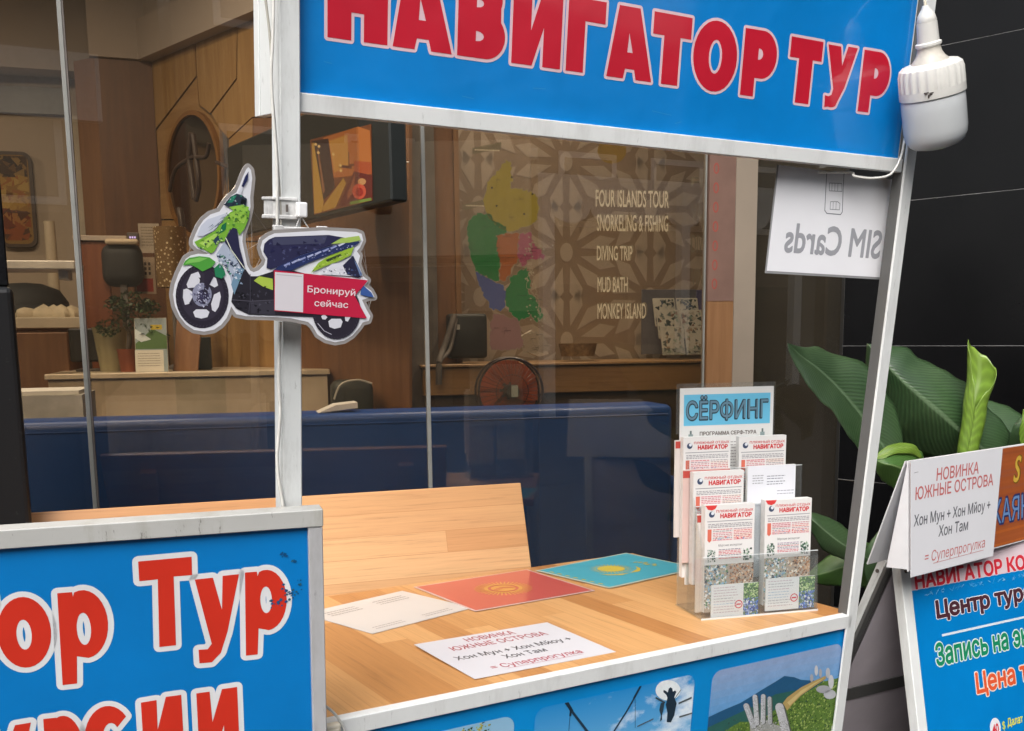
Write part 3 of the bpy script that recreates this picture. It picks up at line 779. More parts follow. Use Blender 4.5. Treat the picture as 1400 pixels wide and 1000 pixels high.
def draw_kz(k, w, h_):
    k.rect(-w / 2, -h_ / 2, w / 2, h_ / 2, '#c5cdb9', 0); k.rect(-w / 2 + .007, -h_ / 2 + .007, w / 2 - .007, h_ / 2 - .007, '#52b2c6', 1)
    for i in range(32):
        a = R(11.25 * i); r0, r1 = h_ * 0.15, h_ * 0.22
        k.poly([(r0 * math.cos(a - .05) - .012, r0 * math.sin(a - .05) + .012), (r1 * math.cos(a) - .012, r1 * math.sin(a) + .012), (r0 * math.cos(a + .05) - .012, r0 * math.sin(a + .05) + .012)], '#d8c24c', 2)
    k.poly(ell(-.012, .012, h_ * .135, h_ * .135), '#dcc64e', 3)
    for s in (-1, 1):
        k.poly([(-.012, -h_ * .20), (-.012 + s * .02, -h_ * .17), (-.012 + s * .045, -h_ * .12), (-.012 + s * .062, -h_ * .03), (-.012 + s * .055, -h_ * .13), (-.012 + s * .03, -h_ * .215)], '#d8c24c', 3)
    for i in range(7):
        x, y = w * 0.30 + 0.008 * math.sin(i * 1.9), -h_ * .13 + i * h_ * .038
        k.poly(ell(x, y, .0075, .004, 8), '#cfc25c', 3)
        k.poly(ell(-w / 2 + 0.014, -h_ * .33 + i * h_ * .11, .0035, .008, 8), '#cfc25c', 3)
sheet('flag_sheet', 'turquoise flag sheet with a yellow sun on the counter beside the brochure rack', 'flag', [(738, 778), (872, 755.5), (941, 778), (828, 808)], 0.0024, M_lam, draw_kz, '#c9cfc2')
def notice(k, w, h_, pal=('#b0525c', '#4a4a50', '#b5505f')):
    k.rect(-w / 2, -h_ / 2, w / 2, h_ / 2, '#d9d9df', 0)
    c = h_ * 0.105
    for t, f, y, c_, pc in (('НОВИНКА', .36, .335, c, pal[0]), ('ЮЖНЫЕ ОСТРОВА', .70, .175, c, pal[0]), ('Хон Мун + Хон Мйоу +', .84, -.055, c * .88, pal[1]), ('Хон Там', .30, -.205, c * .88, pal[1]), ('= Суперпрогулка', .64, -.385, c * .88, pal[2])):
        k.text(t, -w * f / 2, h_ * y, c_, pc, 1, x1=w * f / 2, bold=.012)
    k.stroke([(-w * .24, -h_ * .415), (w * .30, -h_ * .415)], 0.001, pal[2], 1)
nt0 = sheet('paper_notice', 'white paper notice with red and grey text lying flat at the counter\'s front', 'notice', [(556, 887), (744, 854), (846, 890), (660, 927.5)], 0.0008, M_lam, notice)

nt0.matrix_world = nt0.matrix_world @ Matrix.Translation((0, -0.0016, 0)) @ Matrix.Rotation(R(0.9), 4, 'X') @ Matrix.Rotation(R(0.4), 4, 'Z')

# ------------------------------------------------------------------ brochure rack
RK = Fr(ST.wld(*[*ST.top(962, 848), 0]), 15)
M_acr = glass_mat('clear acrylic', '#f8fafa', 0.9, 0.03, 0.05, '#eceff0')
M_acre = plain('acrylic cut edge', (0.62, 0.65, 0.66), 0.15, var=0.05)
rack = thing('brochure_rack', 'clear acrylic tiered brochure rack standing at the right end of the wooden counter', 'rack', RK)
RW = RK.top(1115, 835)[0]
zb = lambda x, y, d: RK.uv(x, y, d)[1]
t1, t2, t3 = 0.008, 0.045, 0.078                      # depth of the three tiers
DB = 0.118
ptop = RK.uv(927, 528, DB)
P0, P1 = RK.uv(927, 526, DB)[0], RK.uv(1059, 523, DB)[0]
b = MB(); b.box((-0.003, DB + 0.001, 0.003), (P1 + .003, DB + 0.0035, RK.uv(1000, 591.5, DB)[1])); b.box((P0 - .002, DB + .001, RK.uv(1000, 591, DB)[1]), (P1 + .003, DB + .0035, ptop[1] + 0.004)); b.build('back_plate', M_acr, rack)
for i, (d, zt) in enumerate(((t1, zb(1000, 760, t1)), (t2, zb(1000, 690, t2)), (t3, zb(1000, 640, t3)))):
    MB().box((-0.003, d - 0.007, 0.003), (RW + 0.002, d - 0.0045, zt)).build('tier_front', M_acr, rack)
    MB().box((-0.003, d - 0.0072, zt), (RW + 0.002, d - 0.0043, zt + 0.0012)).build('tier_lip', M_acre, rack)
    MB().box((RW * 0.5 - 0.001, d - 0.0045, 0.003), (RW * 0.5 + 0.001, d + 0.026, zt * 0.9)).build('divider', M_acr, rack)
for u in (-0.0055, RW + 0.002):
    hk = 1.0 if u < 0 else .42; b = MB(); b.prism([(0.0, 0.0), (DB, 0.0), (DB, zb(1000, 600, DB) * hk), (t3, zb(1000, 625, t3) * hk), (t2, zb(1000, 680, t2) * hk), (t1 - .004, zb(1000, 750, t1) * max(hk, .8))], 0, 0.0025)
    bmesh.ops.transform(b.bm, matrix=Matrix(((0, 1, 0, u), (1, 0, 0, 0), (0, 0, 1, 0.003), (0, 0, 0, 1))), verts=b.bm.verts)
    b.build('side_plate', M_acr, rack)
MB().box((-0.006, -0.002, 0.0), (RW + 0.0045, DB + 0.004, 0.0028)).build('base_plate', M_acr, rack)
MB().box((-0.006, -0.0025, 0.0), (RW + 0.0045, -0.0018, 0.0035)).build('base_edge', M_acre, rack)
def stand(name, label, cat, d, x0, x1, y0, y1, draw, thick=0.003, group=None, mat=None, lean=0.0):
    """a card standing in the rack: pixel box on the rack's plane at depth d"""
    a = RK.uv(x0, y1, d); c = RK.uv(x1, y0, d)
    w, hh = c[0] - a[0], c[1] - a[1]
    t = thing(name, label, cat, group=group)
    t.matrix_world = RK.m() @ Matrix.Translation((a[0], d, a[1])) @ Matrix.Rotation(R(-lean), 4, 'X')
    MB().box((0, 0, 0), (w, thick, hh)).build('paper_stack', plain('paper edge', (0.66, 0.65, 0.63), 0.7, var=0.1, vs=60), t)
    k = Ink(-0.0002); draw(k, w, hh); k.build('printed_face', mat or M_paper, t)
    return t
def jit(k, x0, x1, y0, y1, n, cols, z, s):
    for _ in range(n):
        x, y = random.uniform(x0, x1), random.uniform(y0, y1); r = s * random.uniform(.4, 1); a = random.uniform(0, 6)
        k.poly([(min(x1, max(x0, x + r * math.cos(a + q))), min(y1, max(y0, y + r * math.sin(a + q)))) for q in (0, 1.8, 3.9)], random.choice(cols), z + random.random() * .5)
def flyer(full, seed):
    def d(k, w, h_):
        random.seed(seed)
        k.rect(0, 0, w, h_, '#dcdad8', 0)
        s = w / 0.094; T = h_
        k.text('ПЛЯЖНЫЙ ОТДЫХ', w * .22, T - .013 * s, .0042 * s, '#c43b3b', 1, x1=w * .97, bold=.02)
        k.text('НАВИГАТОР', w * .30, T - .023 * s, .0075 * s, '#c5262c', 1, x1=w * .94, bold=.05)
        k.poly(ell(w * .13, T - .016 * s, .0055 * s, .0055 * s, 14), '#3c4a66', 1); k.poly(ell(w * .145, T - .014 * s, .003 * s, .003 * s, 10), '#d8dde4', 2)
        k.rect(w * .04, T - .029 * s, w * .96, T - .0278 * s, '#8c8c92', 1)
        y = T - .034 * s
        for i in range(3): squiggle(k, w * .06, w * .95, y, .0013, '#85838a'); y -= .0030
        k.poly([(w * .05, y), (w * .13, y), (w * .13, y - .022), (w * .09, y - .026), (w * .05, y - .022)], '#cf6a56', 1)
        for i in range(7): k.rect(w * .15, y - .0032, w * .56, y, random.choice(['#e3cfd0', '#dcdad8', '#e0c6c8']), .5); k.rect(w * .575, y - .0032, w * .96, y, random.choice(['#e3cfd0', '#e6d3c8', '#dcdad8']), .5); squiggle(k, w * .16, w * .55, y - .002, .0014, random.choice(['#b5666e', '#8d868a', '#c2585e', '#c77a80'])); squiggle(k, w * .58, w * .95, y - .002, .0014, random.choice(['#b5666e', '#c96a70', '#9a9094'])); y -= .0034
        jit(k, w * .16, w * .55, y + .001, y + .009, 12, ['#cf5a60', '#d98a8a', '#8fa6c4', '#e0b8a0'], .9, .003); jit(k, w * .58, w * .95, y + .001, y + .009, 12, ['#cf5a60', '#7f9ac0', '#d9a0a0'], .9, .003)
        if full:
            k.poly([(0, T), (w * .24, T), (w * .20, T - .007), (w * .13, T - .010), (w * .05, T - .008)], '#d23b3b', .9)
            k.text('Морские экскурсии', w * .27, y - .011, .0045, '#55555a', 1, x1=w * .75, shear=.2); y -= .018
            for i in range(7): squiggle(k, w * .28, w * .74, y, .0013, random.choice(['#9a7f9e', '#b9607a', '#6f6f7c', '#c24a55'])); y -= .0029
            jit(k, w * .05, w * .22, y - .004, y + .022, 40, ['#53705a', '#394d47', '#c8c8c4', '#8fa095'], 1.2, .004)
            jit(k, w * .78, w * .96, y - .004, y + .022, 40, ['#3d5a4c', '#2f3a35', '#b8c4b9', '#7f9a80'], 1.2, .004)
            k.rect(0, 0, w, y - .008, '#a89a8c', 1); jit(k, 0, w * .48, 0.002, y - .008, 330, ['#3a4a56', '#7a8f9c', '#d9dcdc', '#a8a898', '#4f7a55', '#86b0c8', '#e8e6e0'], 2, .0042)
            jit(k, w * .5, w, 0.002, y - .008, 330, ['#8a6048', '#d0b090', '#b0805c', '#e8dccc', '#5a4438', '#c89a78'], 2, .0042)
        else:
            for i in range(14): squiggle(k, w * .08, w * .93, y - .004, .0015, random.choice(['#b5666e', '#8f8a90', '#c9555c'])); y -= .0034
    return d
def poster(k, w, h_):
    k.rect(0, 0, w, h_, '#e2e2e0', 0)
    y1 = h_ - .013; y0 = y1 - .062
    k.rect(w * .04, y0, w * .965, y1, '#6fc0e2', 1)
    k.text('СЁРФИНГ', w * .06, y0 + .012, .036, '#33424e', 2, x1=w * .945, bold=.05)
    k.text('СЁРФИНГ', w * .06 + .001, y0 + .0125, .036, '#6a8a9c', 3, x1=w * .945 + .0005, bold=.004)
    k.text('ПРОГРАММА СЕРФ-ТУРА', w * .21, y0 - .020, .0072, '#6d6460', 2, x1=w * .82, bold=.03)
    for q in (.115, .885):
        k.rect(w * q - .005, y0 - .045, w * q + .005, y0 - .017, '#8fa0a0', 2); k.rect(w * q - .002, y0 - .017, w * q + .002, y0 - .010, '#6a7878', 2)
        k.rect(w * q - .004, y0 - .037, w * q + .004, y0 - .026, '#cfd6d2', 3)
    y = y0 - .036
    while y > .01: squiggle(k, w * .2, w * .8, y, .0016, '#9a9698'); y -= .006
stand('poster_sheet', 'white poster with a pale blue title band standing at the back of the brochure rack', 'poster', DB - .002, 928, 1058, 528, 690, poster, .0016, mat=M_lam)
FL = 'leaflets with red headings in the rack'
stand('brochure', 'leaflet with red heading in the left pocket of the top tier, under the blue-banded poster', 'brochure', t3, 932, 999, 596, 790, flyer(False, 1), .014, FL)
stand('brochure', 'leaflet with red heading in the top tier\'s right pocket, above the plain white card', 'brochure', t3, 1007, 1075, 595, 780, flyer(False, 2), .014, FL)
stand('brochure', 'leaflet with red heading in the left pocket of the middle tier of the rack', 'brochure', t2, 946, 1017, 643, 800, flyer(False, 3), .016, FL)
def whitecard(k, w, h_):
    k.rect(0, 0, w, h_, '#dfe0e6', 0); [squiggle(k, w * .10, w * .33, h_ - .02 - .005 * i, .0016, '#9b9ca0') for i in range(4)]
    for i, y in enumerate((.022, .027, .033, .038)): squiggle(k, w * .40, w * (.78 - .05 * (i % 2)), h_ - y, .0015, '#7d7f8a')
    for y in (.052, .058): squiggle(k, w * .62, w * .97, h_ - y, .0013, '#8d8f9a')
stand('white_card', 'plain white card with grey print in the right pocket of the middle tier', 'card', t2, 1019, 1088, 635, 790, whitecard, .008)
stand('brochure', 'full leaflet with red heading and a photo strip, front left of the rack', 'brochure', t1 + .004, 962, 1032, 688, 838, flyer(True, 5), .018, FL)
stand('brochure', 'full leaflet with red heading and a photo strip, front right of the rack', 'brochure', t1 + .004, 1043, 1110, 681, 828, flyer(True, 6), .018, FL)
def small(seed):
    def d(k, w, h_):
        random.seed(seed); k.rect(0, 0, w, h_, '#dcdddf', 0)
        for i in range(10): squiggle(k, w * .05, w * random.uniform(.45, .62), h_ * (.9 - .085 * i), .0015, random.choice(['#9fb6cc', '#b7a7b0', '#a3a6aa']))
        k.shape([ell(w * .58, h_ * .36, .0085, .0085, 18), ell(w * .58, h_ * .36, .0065, .0065, 18)], '#c9454f', 2); k.rect(w * .58 - .005, h_ * .36 - .0015, w * .58 + .005, h_ * .36 + .0015, '#c9454f', 2)
        k.rect(w * .68, 0, w, h_, '#5d7a5a', 1); jit(k, w * .68, w, h_ * .52, h_, 150, ['#4f7a44', '#8fb46a', '#bcd09a', '#3c6042'], 2, .0035)
        jit(k, w * .68, w, 0, h_ * .55, 150, ['#2f5ab8', '#5c88d8', '#d3dbe8', '#2a448a', '#8aa0c0'], 2, .0035)
    return d
stand('leaflet_card', 'small white card with a green and blue picture tucked in front of the left leaflet', 'card', t1 - .0015, 972, 1037, 796, 845, small(8), .003)
stand('leaflet_card', 'small white card with a green and blue picture tucked in front of the right leaflet', 'card', t1 - .0015, 1046, 1114, 787, 836, small(9), .003)
# papers stacked behind, their coloured edges showing at the rack's left side
M_edge = []
for i, (d, x, y0, y1, col) in enumerate(((t3 + .018, 922, 600, 735, '#d7cfcb'), (t2 + .021, 932, 640, 770, '#d3b7b0'), (t2 + .027, 937, 650, 800, '#c9c7c0'), (t1 + .026, 951, 700, 838, '#d9d4cf'))):
    a = RK.uv(x, y1, d); c = RK.uv(x + 66, y0, d)
    def de(k, w, h_, col=col, i=i):
        k.rect(0, 0, w, h_, col, 0); k.rect(0, h_ - .016, w, h_ - .002, '#b9483f', 1)
    stand('paper_pile', ['pale leaflets piled behind the top tier of the rack', 'pinkish leaflets piled behind the middle tier of the rack', 'grey-white leaflets piled deepest in the middle tier of the rack', 'cream leaflets piled behind the front left leaflet'][i], 'leaflets', d, x, x + 66, y0, y1, de, .005)

# ================================================================== folding sign boards
def along(x, y, fr, d):
    r = ray(x, y); a, b = .2, 6.0
    for _ in range(50):
        m = (a + b) / 2
        if fr.loc(EYE + r * m).y < d: a = m
        else: b = m
    return EYE + r * a
LS_O = along(440, 694, SF, -0.050); LS_D = (LS_O - EYE).length
LS = Fr(LS_O, 20, -6)
LSK = LS_D / (Vector((-0.2588, 1.4426, 1.2723)) - EYE).length
lsign = thing('sign_board', 'large blue board with white outlined red letters in a grey frame below the left post', 'sign board', LS)
lsign.matrix_world = LS.m() @ Matrix.Scale(LSK, 4)
face = Ink(-0.0005); face.rect(-1.18, -1.10, -0.0195, -0.024, '#0074bc', 0)
LW, LR = '#d9dadc', '#c8301f'
Gp = lambda x0, x1, top_, base, desc, st_, hole: [
    [(x0 - .003, desc), (x0 + st_ - .003, desc), (x0 + st_ - .0005, base + .004)] + arc(x0 + (x1 - x0) * .50, (top_ + base) / 2, (x1 - x0) * .50, (top_ - base) / 2, -86, 108, 16) + [(x0 + st_ + .0006, top_ - .008), (x0 + st_, top_ - .0015), (x0, top_ - .0015)],
    ell(*hole, 22)]
glyphs = [
    [ell(-0.3815, -0.1386, 0.0311, 0.0478, 34), ell(-0.3821, -0.1414, 0.0089, 0.0203, 22)],
    Gp(-0.3393, -0.2816, -0.0885, -0.182, -0.2158, 0.0175, (-0.3113, -0.1413, 0.0086, 0.0222)),
    [[(-.2203, -.177), (-.199, -.177), (-.1970, -.0805), (-.1736, -.0805), (-.1730, -.0552), (-.2398, -.0562), (-.2400, -.0830), (-.2170, -.0825)]],
    [[(-.1706, -.0872), (-.1473, -.0866), (-.1375, -.1330), (-.1347, -.0852), (-.1133, -.0848), (-.1315, -.1650), (-.1415, -.1945), (-.1540, -.2070), (-.1702, -.2066), (-.1704, -.1868), (-.1585, -.1875), (-.1530, -.1800)]],
    Gp(-0.1055, -0.0510, -0.0818, -0.169, -0.2028, 0.0158, (-0.0788, -0.1248, 0.0078, 0.0192)),
    [arc(-0.2915, -0.300, 0.0300, 0.0475, 38, 322, 26) + arc(-0.2880, -0.300, 0.0110, 0.0225, 318, 42, 14)],
    [[(-.2486, -.3465), (-.2270, -.3465), (-.2150, -.3020), (-.2150, -.3465), (-.1962, -.3465), (-.1960, -.2492), (-.2160, -.2496), (-.2290, -.2960), (-.2280, -.2526), (-.2481, -.2536)]],
    [[(-.1766, -.3465), (-.1560, -.3465), (-.1420, -.3020), (-.1420, -.3465), (-.1222, -.3465), (-.1221, -.2473), (-.1424, -.2480), (-.1570, -.2950), (-.1588, -.2494), (-.1764, -.2498)]],
    Gp(-0.3690, -0.3240, -0.2588, -0.348, -0.382, 0.0155, (-0.3465, -0.302, 0.0075, 0.0205)),
    [[(-.4290, -.2650), (-.4190, -.3080), (-.4030, -.2640), (-.3840, -.2630), (-.4050, -.3420), (-.4140, -.3720), (-.4260, -.3840), (-.4420, -.3840), (-.4420, -.3650), (-.4300, -.3640), (-.4270, -.3570), (-.4520, -.2655)]],
]
for L in glyphs:
    face.shape(L, LW, 1, 0.0073); face.shape(L, LR, 2)
face.text('Навигат', -1.10, -0.177, 0.122, LW, 1, x1=-0.405, bold=.06); face.text('Навигат', -1.097, -0.177, 0.122, LR, 2, x1=-0.420, bold=.03)
face.text('Экск', -0.86, -0.3465, 0.122, LW, 1, x1=-0.462, bold=.06); face.text('Экск', -0.857, -0.3465, 0.122, LR, 2, x1=-0.466, bold=.03)
random.seed(11)
for cx, cy, s_, n in ((-.053, -.062, .006, 7), (-.040, -.072, .003, 4), (-.047, -.118, .013, 26), (-.064, -.130, .010, 12), (-.0335, -.105, .006, 5)):
    for _ in range(n):
        x, y = random.gauss(cx, s_ * .5), random.gauss(cy, s_ * .45); r = random.uniform(.0007, .0024)
        face.poly([(x + r * 1.5, y + r * .3), (x, y + r), (x - r, y - r * .4), (x + r * .4, y - r)], random.choice(['#0b4a78', '#174a6a', '#2b5a6e', '#134d80']), 3 + random.random())
MB().box((-1.19, 0.0, -1.12), (-0.01, 0.014, -0.01)).build('board', M_white, lsign)
face.build('printed_face', M_vinyl, lsign)
b = MB()
b.box((-1.21, -0.010, -0.0245), (0.0, 0.018, 0.0), 0.0012); b.build('top_rail', painted('scuffed grey rail', (0.46, 0.46, 0.44), '#8d8778', 0.7), lsign)
MB().box((-0.0205, -0.0085, -1.14), (-0.0008, 0.0165, -0.0248), 0.0012).build('side_rail', painted('grey side rail', (0.44, 0.44, 0.45), '#6f6a62', 0.4), lsign)
MB().box((-1.21, -0.0085, -1.14), (-1.19, 0.0165, -0.0248), 0.0012).build('side_rail', M_alu, lsign)
MB().box((-1.21, -0.0085, -1.165), (-0.0008, 0.0165, -1.141), 0.0012).build('bottom_rail', M_alu, lsign)
for u in (-1.17, -0.05):
    MB().tube([(u, 0.022, -0.05), (u, 0.42, -1.20)], 0.009, 8).build('leg', M_alu, lsign)

AF = Fr((0.8139, 2.22, 1.0195), 30, 11)
afr = thing('sandwich_board', 'white framed folding street sign with coloured outlined lettering on blue, right of the stall', 'sandwich board', AF)
M_afb = plain('board back', (0.56, 0.51, 0.55), 0.6, var=0.12, vs=5)
fb = MB().box((0.012, 0.0028, -1.02), (0.62, 0.010, -0.0135)).build('front_board', M_afb, afr)
k = Ink(0.0012); k.rect(0.030, -1.0, 0.604, -0.002, '#007cc4', 0)
def outl(t, x0, yb, cap, x1, col, wcol, z, bold=.02, wb=.075, sh=0):
    k.text(t, x0 - cap * .06, yb, cap, wcol, z, x1=x1 + cap * .06, bold=wb, shear=sh); k.text(t, x0, yb, cap, col, z + 1, x1=x1, bold=bold, shear=sh)
k.rect(0.030, -0.066, 0.604, -0.002, '#d9c6cc', .5)
outl('НАВИГАТОР КОМПАНИ', 0.044, -0.0635, 0.031, 0.600, '#d2303f', '#e4d3d8', 1, .04)
outl('Центр туров', 0.1005, -0.1340, 0.036, 0.470, '#4d2b35', '#dfe1e4', 1, .04)
k.rect(0.1105, -0.1755, 0.57, -0.1705, '#d9e3ea', 1)
outl('Запись на экскурсии', 0.0835, -0.2345, 0.046, 0.600, '#17875f', '#d7e6df', 1, .03)
outl('Цена тура', 0.2025, -0.3150, 0.044, 0.480, '#dd5a35', '#ecd9c9', 1, .03)
random.seed(5)
for _ in range(60):
    x = random.uniform(.07, .58); k.stroke([(x, -.079 + random.uniform(-.006, .005)), (x + .008, -.077 + random.uniform(-.006, .006))], .0009, random.choice(['#4aa5d8', '#8fc4e2', '#5fb0dc']), 1)
k.poly(ell(.2505, -.4005, .0185, .0225, 24), '#e5e5ea', 1); k.text('40', .2505, -.412, .021, '#cf3340', 2, align='C', bold=.03, sx=.75)
k.text('$', .2745, -.408, .018, '#d9d94f', 2, bold=.02, sx=.8); k.text('Далат', .292, -.405, .017, '#d9d94f', 2, bold=.03, sx=.8)
k.text('тур', .130, -.401, .012, '#d9d94f', 2, bold=.02)
k.build('printed_face', M_vinyl, fb)
for i, (x0, x1) in enumerate(((0.0, 0.0285), (0.605, 0.6335))):
    o = MB().box((x0, -0.004, -1.035), (x1, 0.020, 0.004), 0.0015).build('side_rail', M_whitecl, afr)
    b = MB(); b.tube([((x0 + x1) / 2, -0.0042, -0.022), ((x0 + x1) / 2, -0.0062, -0.022)], 0.0042, 14); b.build('bolt', M_dark, o)
MB().box((0.029, 0.0025, -0.013), (0.6045, 0.018, 0.0), 0.001).build('top_rail', M_whitecl, afr)
MB().box((0.029, -0.003, -1.03), (0.6045, 0.018, -1.002), 0.001).build('bottom_rail', M_whitecl, afr)
REAR = AF.m().inverted() @ Fr(AF.wld(-0.010, 0.024, 0.002), 30, -24).m()
o = MB().box((0.012, -0.012, -1.02), (0.62, -0.004, -0.004)).build('back_board', M_afb, afr); o.matrix_basis = REAR
for x0, x1 in ((-0.004, 0.0245), (0.601, 0.6295)):
    o = MB().box((x0, -0.004, -1.05), (x1, 0.016, 0.003), 0.0015).build('rear_rail', M_white, afr); o.matrix_basis = REAR
    o2 = MB().box((x0 - .0006, -0.012, -1.05), (x1 - .003, -0.0045, -0.01)).build('rail_inner', M_galv, o)
    b = MB(); b.tube([(x0 - .0008, 0.006, -0.028), (x0 - .0028, 0.006, -0.028)], 0.0042, 14); b.tube([((x0 + x1) / 2, -0.0046, -0.028), ((x0 + x1) / 2, -0.0066, -0.028)], 0.004, 14); b.build('bolt', M_dark, o)
o = MB().box((0.010, -0.015, -0.39), (0.62, -0.0125, -0.352)).build('cross_bar', M_galv, afr); o.matrix_basis = REAR

HDK = 0.955
HD = Fr(EYE + (Vector((0.8297, 2.22, 1.2312)) - EYE) * HDK, 39, 3)
hd = thing('header_board', 'brown card tent with yellow and blue letters standing on the folding street sign', 'sign', HD)
hd.matrix_world = HD.m() @ Matrix.Scale(HDK, 4)
M_hdb = plain('card white', (0.66, 0.66, 0.68), 0.6, var=0.08, vs=6)
b = MB(); b.box((-0.002, 0.004, -0.232), (0.60, 0.007, 0.0)); b.build('front_card', M_hdb, hd)
o = MB().box((-0.002, 0.0, -0.245), (0.60, 0.003, 0.0)).build('back_card', M_hdb, hd); o.matrix_basis = Matrix.Translation((0, 0.009, 0)) @ Matrix.Rotation(R(22), 4, 'X')
b = MB(); b.prism([(0.006, -0.004), (0.056, -0.228), (0.006, -0.228)], -0.0015, 0.0)
bmesh.ops.transform(b.bm, matrix=Matrix(((0, 1, 0, 0), (1, 0, 0, 0), (0, 0, 1, 0), (0, 0, 0, 1))), verts=b.bm.verts); o = b.build('end_card', M_hdb, hd)
k = Ink(0.0035); k.rect(0.005, -0.229, 0.598, -0.002, '#a8582e', 0)
random.seed(9)
for i in range(16):
    y = -0.229 + 0.0142 * i; c = '#b9632c' if i < 6 else '#a3593a'
    k.stroke([(0.01, y + .004), (0.2, y + random.uniform(0, .008)), (0.598, y + random.uniform(0, .008))], 0.006, random.choice([c, '#ad5c31', '#9d5230']), .5)
k.text('S', 0.448, -0.085, 0.062, '#7c5a1c', 1, bold=.05, shear=.25, sx=.8); k.text('S', 0.447, -0.0845, 0.062, '#d9b348', 2, bold=.015, shear=.25, sx=.8)
k.text('КАЯК', 0.352, -0.176, 0.058, '#2b3566', 1, bold=.05, sx=.86); k.text('КАЯК', 0.3535, -0.175, 0.056, '#6f93c4', 2, bold=0.0, sx=.89)
k.build('printed_face', M_vinyl, hd)
nt_ = thing('paper_notice', 'white upright paper notice hung over the left part of the brown card tent', 'notice', HD)
nt_.matrix_world = HD.m() @ Matrix.Scale(HDK, 4)
b = MB(); b.prism([(-0.003, -0.244), (0.345, -0.246), (0.387, 0.001), (-0.002, 0.002)], -0.0022, -0.0014); b.build('paper', plain('notice stock', '#dadadd', 0.6, var=0.04), nt_)
k = Ink(-0.0024); n1, n2 = '#c06a68', '#63646a'; k.poly([(-0.002, -0.243), (0.344, -0.245), (0.386, 0.0), (-0.001, 0.001)], '#dcdce0', 0)
k.text('НОВИНКА', .0975, -.0485, .0262, n1, 1, x1=.276, shear=.12, bold=.014); k.text('ЮЖНЫЕ ОСТРОВА', .0145, -.0812, .0262, n1, 1, x1=.342, shear=.06, bold=.014)
k.text('Хон Мун + Хон Мйоу +', .008, -.1365, .0235, n2, 1, x1=.329, shear=.1, bold=.014); k.text('Хон Там', .106, -.1705, .0235, n2, 1, x1=.230, shear=.12, bold=.014)
k.text('= Суперпрогулка', .050, -.2200, .0225, n1, 1, x1=.305, shear=.15); k.stroke([(.085, -.226), (.30, -.226)], .001, n1, 1)
k.stroke([(.010, -.024), (.026, -.0232)], .0009, '#6b6b70', 1)
k.build('printed_face', M_paper, nt_)

# ================================================================== scooter cut-out on the left post
BK = Fr(along(391, 312, SF, -0.052), 34, -4)
def b6(x, y): return BK.uv(220 + x / 3.5717, 210 + y / 3.5717, -0.003)
scoot = thing('scooter_cutout', 'laminated cut-out of a green motor scooter with red ribbon hanging on the left post', 'sign', BK)
outl_px = [(62, 690), (70, 640), (88, 590), (110, 545), (125, 515), (150, 498), (185, 490), (225, 492), (238, 488), (215, 480), (180, 465), (160, 445), (160, 425), (172, 395), (188, 360), (212, 325), (245, 298), (290, 283), (300, 268), (315, 243), (340, 212), (372, 190), (390, 150), (405, 110), (420, 78), (431, 66), (444, 80), (450, 120), (445, 170), (440, 215), (442, 260), (432, 310), (418, 350), (405, 390), (402, 430), (412, 480), (425, 545), (440, 572), (457, 580), (482, 571), (507, 545), (515, 520), (500, 495), (490, 460), (500, 425), (530, 403), (560, 390), (800, 376), (960, 384), (985, 393), (993, 425), (977, 460), (962, 478), (977, 500), (968, 540), (992, 600), (1017, 620), (1002, 650), (1032, 672), (1048, 703), (1020, 705), (987, 716), (1007, 760), (1027, 795), (1020, 818), (990, 826), (975, 850), (940, 890), (900, 915), (855, 923), (810, 912), (770, 887), (745, 845), (722, 824), (640, 806), (560, 800), (420, 796), (372, 786), (347, 748), (340, 770), (325, 805), (298, 838), (262, 862), (215, 871), (165, 863), (125, 836), (95, 797), (72, 747)]
ol = [b6(*p) for p in outl_px]
vs, fs = shape_mesh([ol], 0.0042)
bm_ = MB(); V0 = [bm_.bm.verts.new((a, 0.0, c)) for a, c in vs]; V1 = [bm_.bm.verts.new((a, 0.0016, c)) for a, c in vs]
for f in fs:
    try: bm_.bm.faces.new([V0[i] for i in f]); bm_.bm.faces.new([V1[i] for i in reversed(f)])
    except ValueError: pass
for i in range(len(V0)):
    j = (i + 1) % len(V0); bm_.bm.faces.new((V0[i], V0[j], V1[j], V1[i]))
bm_.build('laminate', plain('clouded laminate', (0.30, 0.28, 0.27), 0.25, var=0.08, vs=20), scoot)
k = Ink(-0.0003)
k.shape([ol], '#dfe0e6', 0)
def q(pts, col, z=1): k.shape([[b6(*p) for p in pts]], col, z)
def e6(cx, cy, rx, ry, n=30): return [(cx + rx * math.cos(2 * math.pi * i / n), cy + ry * math.sin(2 * math.pi * i / n)) for i in range(n)]
TY = '#2c2833'
q(e6(205, 698, 130, 157), TY, 1); q(e6(205, 692, 106, 128), '#37323f', 1.3)
for L in ([(128, 640), (150, 590), (185, 578), (196, 600), (190, 640), (165, 655), (135, 658)], [(222, 590), (240, 590), (272, 610), (282, 645), (265, 655), (238, 640), (225, 615)], [(112, 665), (130, 660), (155, 675), (158, 700), (140, 735), (120, 740), (110, 705)], [(160, 775), (175, 762), (225, 762), (240, 775), (230, 800), (200, 807), (170, 800)], [(262, 690), (290, 676), (296, 700), (285, 750), (268, 775), (252, 765), (248, 735)]):
    q(L, '#d6d6de', 2)
q(e6(203, 690, 48, 58, 20), '#8d8fa6', 2.5); q(e6(208, 700, 30, 36, 16), '#3a3750', 3)
random.seed(21)
for _ in range(60):
    x, y = random.gauss(203, 22), random.gauss(690, 26); r = random.uniform(3, 8)
    q([(x + r, y), (x, y + r), (x - r, y - r)], random.choice(['#c5c6da', '#3b3550', '#5b5a78', '#a9abc4', '#241f30']), 3.4)
q([(215, 585), (238, 560), (262, 600), (240, 640), (228, 690), (212, 690)], '#2f2a38', 3.2)
